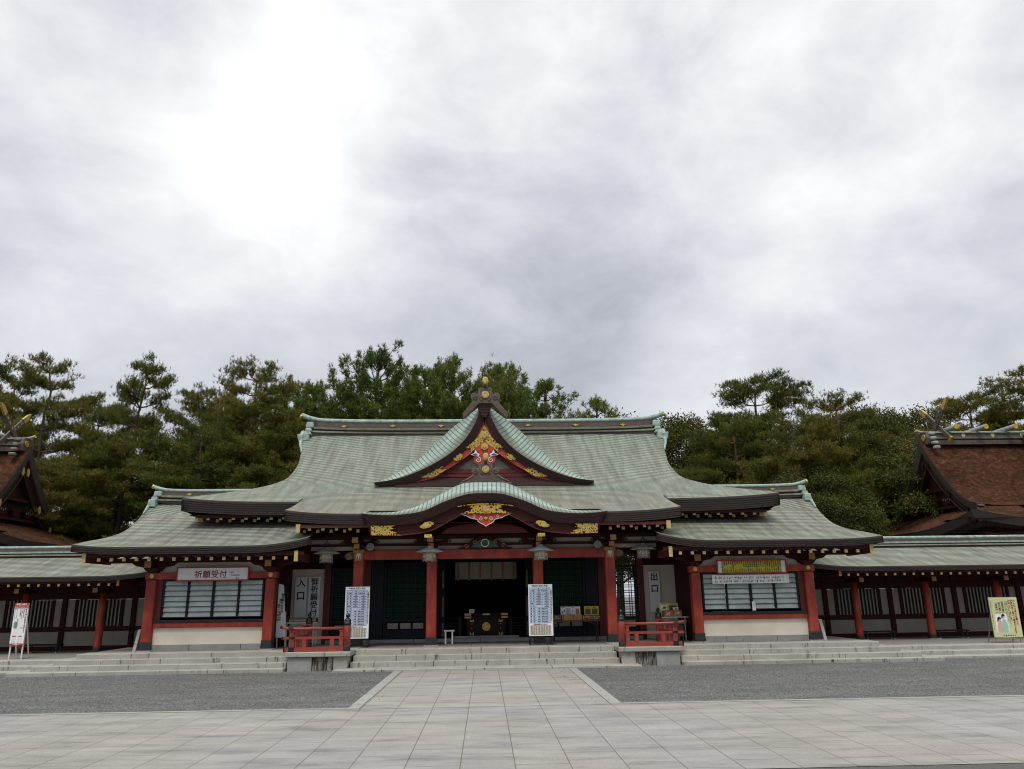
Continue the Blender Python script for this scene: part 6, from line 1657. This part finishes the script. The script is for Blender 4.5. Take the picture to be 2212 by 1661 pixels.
# ------------------------------------------------------------------ benches in the corridors
def bench(label, x0, x1, y):
    t = thing('bench', label, 'bench', ((x0 + x1) / 2, y, .27), 'dark benches along the corridor walls')
    b = MB(); b.box(x0, x1, y - .15, y + .15, .475, .515); b.build('seat', M['wood'], t)
    for x in (x0 + .08, x1 - .08):
        for yy in (y - .12, y + .12):
            b = MB(); b.box(x - .015, x + .015, yy - .015, yy + .015, .29, .475); l = b.build('leg', M['black'], t)
            b = MB(); b.box(x - .017, x + .017, yy - .017, yy + .017, .271, .29); b.build('foot_cap', M['silver'], l)
bench('dark bench beside the tall white and red signboard', -13.95, -12.93, 25.2)
bench('dark bench between the first two right corridor posts', 11.95, 12.98, 25.2)
bench('dark bench between the second right corridor post and the yellow poster', 14.28, 15.33, 25.2)
# ------------------------------------------------------------------ trees
def mesh_np(name, V, F, mat_):
    me = bpy.data.meshes.new(name)
    n, k = F.shape
    me.vertices.add(len(V)); me.vertices.foreach_set('co', V.astype(np.float32).ravel())
    me.loops.add(n * k); me.loops.foreach_set('vertex_index', F.astype(np.int32).ravel())
    me.polygons.add(n); me.polygons.foreach_set('loop_start', np.arange(0, n * k, k, dtype=np.int32))
    me.update(calc_edges=True)
    me.materials.append(mat_)
    return me
def needles(P, Dn, nb, ln, wd, rng, spread=1.0):
    n = len(P)
    d = Dn[:, None, :] * .75 + rng.normal(0, spread * .62, (n, nb, 3))
    d /= np.linalg.norm(d, axis=2, keepdims=True)
    sdv = np.cross(d, rng.normal(0, 1, (n, nb, 3))); sdv /= np.linalg.norm(sdv, axis=2, keepdims=True) + 1e-9
    L_ = ln * rng.uniform(.65, 1.2, (n, nb, 1))
    base = np.repeat(P[:, None, :], nb, 1)
    V = np.stack([base - sdv * wd, base + sdv * wd, base + d * L_ + sdv * wd * .4, base + d * L_ - sdv * wd * .4], 2).reshape(-1, 3)
    F = np.arange(len(V)).reshape(-1, 4)
    return V, F
def limb(b, path, r0, r1, n=6):
    k = len(path)
    b.tube(path, [r0 + (r1 - r0) * i / (k - 1) for i in range(k)], n, caps=False)
def pine_proto(seed, H=10, R0=3.6, crown0=.3, levels=13, form='pad', dens=1.0):
    rng = np.random.default_rng(seed)
    b = MB()
    lean = rng.normal(0, .05, 2)
    zs = np.linspace(0, H, 12)
    wob = np.cumsum(rng.normal(0, .10, (12, 2)), 0)
    trunk = np.stack([lean[0] * zs + wob[:, 0], lean[1] * zs + wob[:, 1], zs], 1)
    trunk[0, :2] = 0
    def tr(z): return np.array([np.interp(z, zs, trunk[:, k]) for k in range(3)])
    b.tube([tuple(q) for q in trunk], [.02 * H * (1 - .85 * (z / H)) + .012 for z in zs], 9)
    P, Dn = [], []
    az = rng.uniform(0, 6)
    for i in range(levels):
        f = i / (levels - 1)
        z = H * (crown0 + (1 - crown0) * f ** .92)
        nb = (4 if form == 'pad' else 5) if f < .75 else 4
        for k in range(nb):
            az += 2.4 + rng.normal(0, .35)
            if form == 'pad':
                Lr = R0 * (1.0 - .62 * f ** 2.2) * rng.uniform(.5, 1.12) * (.8 + .2 * min(1, f * 3))
                rise = .06 + .20 * f + rng.normal(0, .07)
            elif form == 'up':
                Lr = R0 * (1 - f) ** .75 * rng.uniform(.7, 1.1) + .35; rise = .62 + rng.normal(0, .1)
            else:
                Lr = R0 * (1 - f) ** .8 * rng.uniform(.6, 1.1) + .3; rise = .45 + rng.normal(0, .12)
            o = tr(min(z, H * .985))
            dirx = np.array([math.cos(az), math.sin(az), 0])
            pts = []
            for q in np.linspace(0, 1, 6):
                pts.append(o + dirx * Lr * q + np.array([0, 0, Lr * (rise * q + (.18 if form == 'pad' else .25) * q * q - (.12 * q if form == 'pad' else 0))]) + (rng.normal(0, .05, 3) * q * 2))
            limb(b, [tuple(q) for q in pts], .035 * H / 10 * (1.1 - .6 * f) + .012, .012)
            side = np.array([-dirx[1], dirx[0], 0])
            ntw = max(3, int(Lr * (3.4 if form == 'pad' else 3.0) * dens))
            for j in range(ntw):
                q = .32 + .68 * (j + rng.uniform(0, 1)) / ntw
                base = np.array([np.interp(q, np.linspace(0, 1, 6), [p[k_] for p in pts]) for k_ in range(3)])
                s_ = (-1) ** j
                tl = Lr * ((.56 if form == 'pad' else .42) - .25 * q) * rng.uniform(.6, 1.2) + .12
                td = dirx * rng.uniform(.45, .9) + side * s_ * rng.uniform(.5, 1) + np.array([0, 0, rng.uniform(.0, .5) if form == 'pad' else rng.uniform(.35, 1.0)])
                td /= np.linalg.norm(td)
                tip = base + td * tl
                b.tube([tuple(base), tuple(tip)], [.014, .007], 3, caps=False)
                m_ = max(1, int(tl * (3.0 if form == 'pad' else 4.2) * dens + .5))
                for a in range(m_):
                    c0 = base + td * tl * ((a + .75) / m_)
                    kk = int(rng.integers(17, 26)) if form == 'pad' else int(rng.integers(11, 17))
                    sg_ = np.array([.19, .19, .07]) if form == 'pad' else np.array([.075, .075, .095])
                    for c in c0 + rng.normal(0, 1, (kk, 3)) * sg_:
                        P.append(c)
                        Dn.append((c - c0) * 1.0 + np.array([0, 0, .8]) if form == 'pad' else td * .5 + (c - c0) * 1.5 + np.array([0, 0, .5]))
    P = np.array(P); Dn = np.array(Dn); Dn /= np.linalg.norm(Dn, axis=1, keepdims=True)
    return b, P, Dn
def broad_proto(seed, H=10, R0=4.0, crown0=.22, lobes=34, leaves=260):
    rng = np.random.default_rng(seed)
    b = MB()
    limb(b, [(0, 0, 0), (.1, .05, H * .25), (0, .15, H * .5), (.05, 0, H * .8)], .024 * H, .05, 9)
    Vs, Fs = [], []
    C0 = []
    for i in range(lobes):
        f = rng.uniform(0, 1) ** .8
        z = H * (crown0 + (1 - crown0) * f * .93)
        rad = R0 * math.sqrt(max(.03, 1 - ((f - .35) / .68) ** 2))
        a = i * 2.4 + rng.normal(0, .4); rr = rad * rng.uniform(.55, .95)
        c = np.array([rr * math.cos(a), rr * math.sin(a), z]); C0.append(c)
        if i % 3 == 0: limb(b, [(0, 0, z * .55), tuple(c * .5 + np.array([0, 0, z * .3])), tuple(c)], .07, .02, 5)
        s = rng.uniform(.75, 1.3) * R0 * .27
        m = int(leaves * (s / (R0 * .27)) ** 2)
        u = rng.normal(0, 1, (m, 3)); u /= np.linalg.norm(u, axis=1, keepdims=True)
        u[:, 2] = np.abs(u[:, 2]) * .9 + u[:, 2] * .1 + rng.normal(0, .15, m)
        p = c + u * s * rng.uniform(.62, 1.0, (m, 1)) * np.array([1, 1, .8])
        p += rng.normal(0, .03, (m, 3))
        d = u * .6 + rng.normal(0, .6, (m, 3)) + np.array([0, 0, -.25]); d /= np.linalg.norm(d, axis=1, keepdims=True)
        w_ = np.cross(d, rng.normal(0, 1, (m, 3))); w_ /= np.linalg.norm(w_, axis=1, keepdims=True) + 1e-9
        ln = rng.uniform(.09, .16, (m, 1)); wd = ln * .32
        V = np.stack([p, p + d * ln * .5 + w_ * wd, p + d * ln, p + d * ln * .5 - w_ * wd], 1).reshape(-1, 3)
        Vs.append(V)
    V = np.concatenate(Vs); F = np.arange(len(V)).reshape(-1, 4)
    return b, V, F
PROTO = {}
def proto(key, kind, mat_leaf, mat_bark, **k):
    if kind == 'broad':
        b, V, F = broad_proto(**k)
    else:
        b, P, Dn = pine_proto(form=kind, **k)
        V, F = needles(P, Dn, 8, .155, .0115, np.random.default_rng(k['seed'] + 50))
    me = mesh_np('crown', V, F, M[mat_leaf])
    tm = bpy.data.meshes.new('trunk'); tm.from_pydata(b.v, [], b.f); tm.polygons.foreach_set('use_smooth', [True] * len(tm.polygons)); tm.materials.append(M[mat_bark])
    PROTO[key] = (tm, me)
proto('pine_a', 'pad', 'needle', 'bark', seed=1, R0=3.7, crown0=.30, levels=9)
proto('pine_b', 'pad', 'needle', 'barkred', seed=2, R0=3.8, crown0=.26, levels=10)
proto('pine_c', 'pad', 'needle', 'bark', seed=3, R0=3.0, crown0=.34, levels=9)
proto('pine_u', 'up', 'needle_b', 'bark', seed=4, R0=3.2, crown0=.16, levels=17, dens=1.25)
proto('pine_v', 'up', 'needle_b', 'bark', seed=5, R0=3.0, crown0=.18, levels=16, dens=1.25)
proto('pine_s', 'sparse', 'needle_b', 'bark', seed=6, R0=3.2, crown0=.3, levels=13, dens=.75)
proto('broad_a', 'broad', 'leaf', 'bark', seed=7, lobes=46, leaves=1100)
proto('broad_b', 'broad', 'leaf', 'bark', seed=8, R0=4.3, lobes=50, leaves=1100)
proto('broad_y', 'broad', 'leaf_y', 'bark', seed=9, R0=4.0, lobes=44, leaves=1100)
tree_n = {}
def tree(key, label, x, y, h, wscale=1.0, rot=0, group=None, name=None):
    tm, me = PROTO[key]
    name = name or ('pine_tree' if key.startswith('pine') else 'broadleaf_tree')
    t = bpy.data.objects.new(name, None); C.objects.link(t); t.empty_display_size = .5
    t.location = (x, y, 0); t.rotation_euler = (0, 0, rot); k = h / 10; t.scale = (k * wscale, k * wscale, k)
    tag(t, label, 'tree', group or ('pines behind the shrine' if key.startswith('pine') else 'broadleaf trees behind the shrine'))
    for nm, m in (('trunk', tm), ('crown', me)):
        o = bpy.data.objects.new(nm, m); C.objects.link(o); o.parent = t
    return t
tree('pine_a', 'tall dark pine with forked crown rising behind the left bark roofed hall', -26.6, 46, 15.6, .62, .3)
tree('pine_b', 'pine cut by the left photo edge, just left of the forked pine', -31.6, 50, 16.0, .62, 2)
tree('pine_c', 'slim pine with a narrow flat topped crown standing clear above its neighbours on the left', -20.9, 44, 14.9, .56, 1.1)
tree('pine_b', 'lower pine filling the gap between the forked pine and the slim flat topped pine', -26.0, 53, 14.6, .62, 4)
tree('pine_b', 'broad rounded red pine right of the slim flat topped pine', -18.6, 50, 14.4, .70, .6)
tree('pine_a', 'medium pine over the left end of the left office ridge', -16.0, 47, 13.0, .7, 2.7)
tree('pine_b', 'tall bushy pine left of the main roof ridge end', -12.3, 42, 13.6, .74, 5.2)
tree('pine_a', 'pine closing the gap directly over the left end of the main ridge', -11.3, 49, 14.0, .6, 1.9)
tree('pine_u', 'spreading low fresh green pine just right of the left ridge tip', -9.4, 46, 14.0, .85, .5)
tree('pine_u', 'tallest fresh green pine above the left half of the main ridge', -6.4, 44, 15.1, .85, 2.2)
tree('pine_v', 'fresh green pine between the tallest one and the gable top', -4.4, 48, 15.9, .9, 3.3)
tree('pine_v', 'fresh green pine with pointed top left of the golden gable finial', -2.5, 45, 15.0, .78, 1.1)
tree('pine_u', 'fresh green pine standing right behind the golden gable finial', .1, 47, 15.6, .75, 4.4)
tree('pine_v', 'fresh green pine with dense round crown right of the golden gable finial', 2.1, 44, 14.4, .74, 5.6)
tree('pine_s', 'young sparse pine with thin rising branches right of the gable', 4.5, 41, 13.2, .95, .8)
tree('pine_s', 'small sparse pine peeping over the main ridge further right of the young sparse pine', 6.9, 43, 12.0, .85, 2.9)
tree('broad_a', 'low round topped broadleaf just over the right part of the main ridge', 10.2, 60, 15.2, .9, .4)
tree('broad_b', 'round broadleaf at the right end of the main ridge', 13.6, 52, 13.4, .72, 1.4)
tree('pine_b', 'tall red pine with wide flat top rising right of the main roof', 17.2, 46, 14.3, .86, 2.4)
tree('pine_b', 'bushy pine leaning right beside the tall flat topped pine', 20.6, 43, 12.0, .85, 5.0)
tree('pine_b', 'low spreading pine close behind the right slope of the main roof', 13.4, 42, 10.7, .8, .9)
tree('pine_a', 'dense low pine in front of the tall flat topped pine on the right', 17.4, 41, 10.6, .9, 1.7)
tree('broad_b', 'round brownish broadleaf left of the right hall finials', 25.4, 51, 13.6, .80, 2.3)
tree('broad_a', 'taller brownish broadleaf directly left of the crossed finials', 29.2, 53, 14.6, .8, 3.1)
tree('broad_b', 'large olive broadleaf just behind the right office roof', 16.2, 38, 7.4, 1.0, .2)
tree('broad_a', 'large yellowish broadleaf filling the space beside the right bark roof', 22.6, 41, 9.9, .95, 4.1)
tree('pine_b', 'layered pine above the ridge of the right bark roofed hall', 36.2, 54, 15.2, .95, 2.2)
tree('pine_a', 'leaning pine at the far right edge behind the bark roofed hall', 39.6, 52, 16.4, .9, 5.5)
tree('broad_y', 'yellow leaved broadleaf behind the crossed finials of the right hall', 28.6, 47, 11.6, .7, .7)
# low growth and a rear row that close the view under the crowns
for i, (x, y, h, k) in enumerate(((-27, 43, 9.2, 'pine_a'), (-23.5, 41, 8.6, 'pine_b'), (-20, 44, 10.4, 'pine_a'), (-14.4, 39, 10.0, 'pine_a'), (-11.5, 41, 11.0, 'pine_b'), (-15.5, 50, 13.2, 'pine_a'))):
    tree(k, 'dark low tree in the shade under the tall left pines', x, y, h, 1.0, i * 1.3, 'low trees under the left pines')
for i, (x, y, h, k) in enumerate(((-5, 50, 12, 'broad_b'), (1, 51, 12, 'broad_a'), (6.5, 52, 11.0, 'broad_b'), (15.5, 47, 11.0, 'pine_b'), (22.5, 50, 12.2, 'pine_a'), (33, 58, 13.2, 'broad_b'), (24.5, 46, 10.8, 'broad_b'), (19, 55, 12.4, 'pine_b'))):
    tree(k, 'dense tree filling the ground between taller trees behind the roofs', x, y, h, 1.0, i * 1.7, 'filling trees behind the roofs')
for i in range(16):
    x = -46 + 6.2 * i + (i % 3); h = 11.5 + (i * 7 % 5) * .6 if x < 8 else 10.5 + (i * 5 % 4) * .5
    tree(('pine_b', 'broad_a', 'pine_a', 'broad_b')[i % 4], 'dim tree of the farthest row behind the shrine grove', x, 64 + (i % 2) * 4, h, 1.1, i * .9, 'far row of trees')
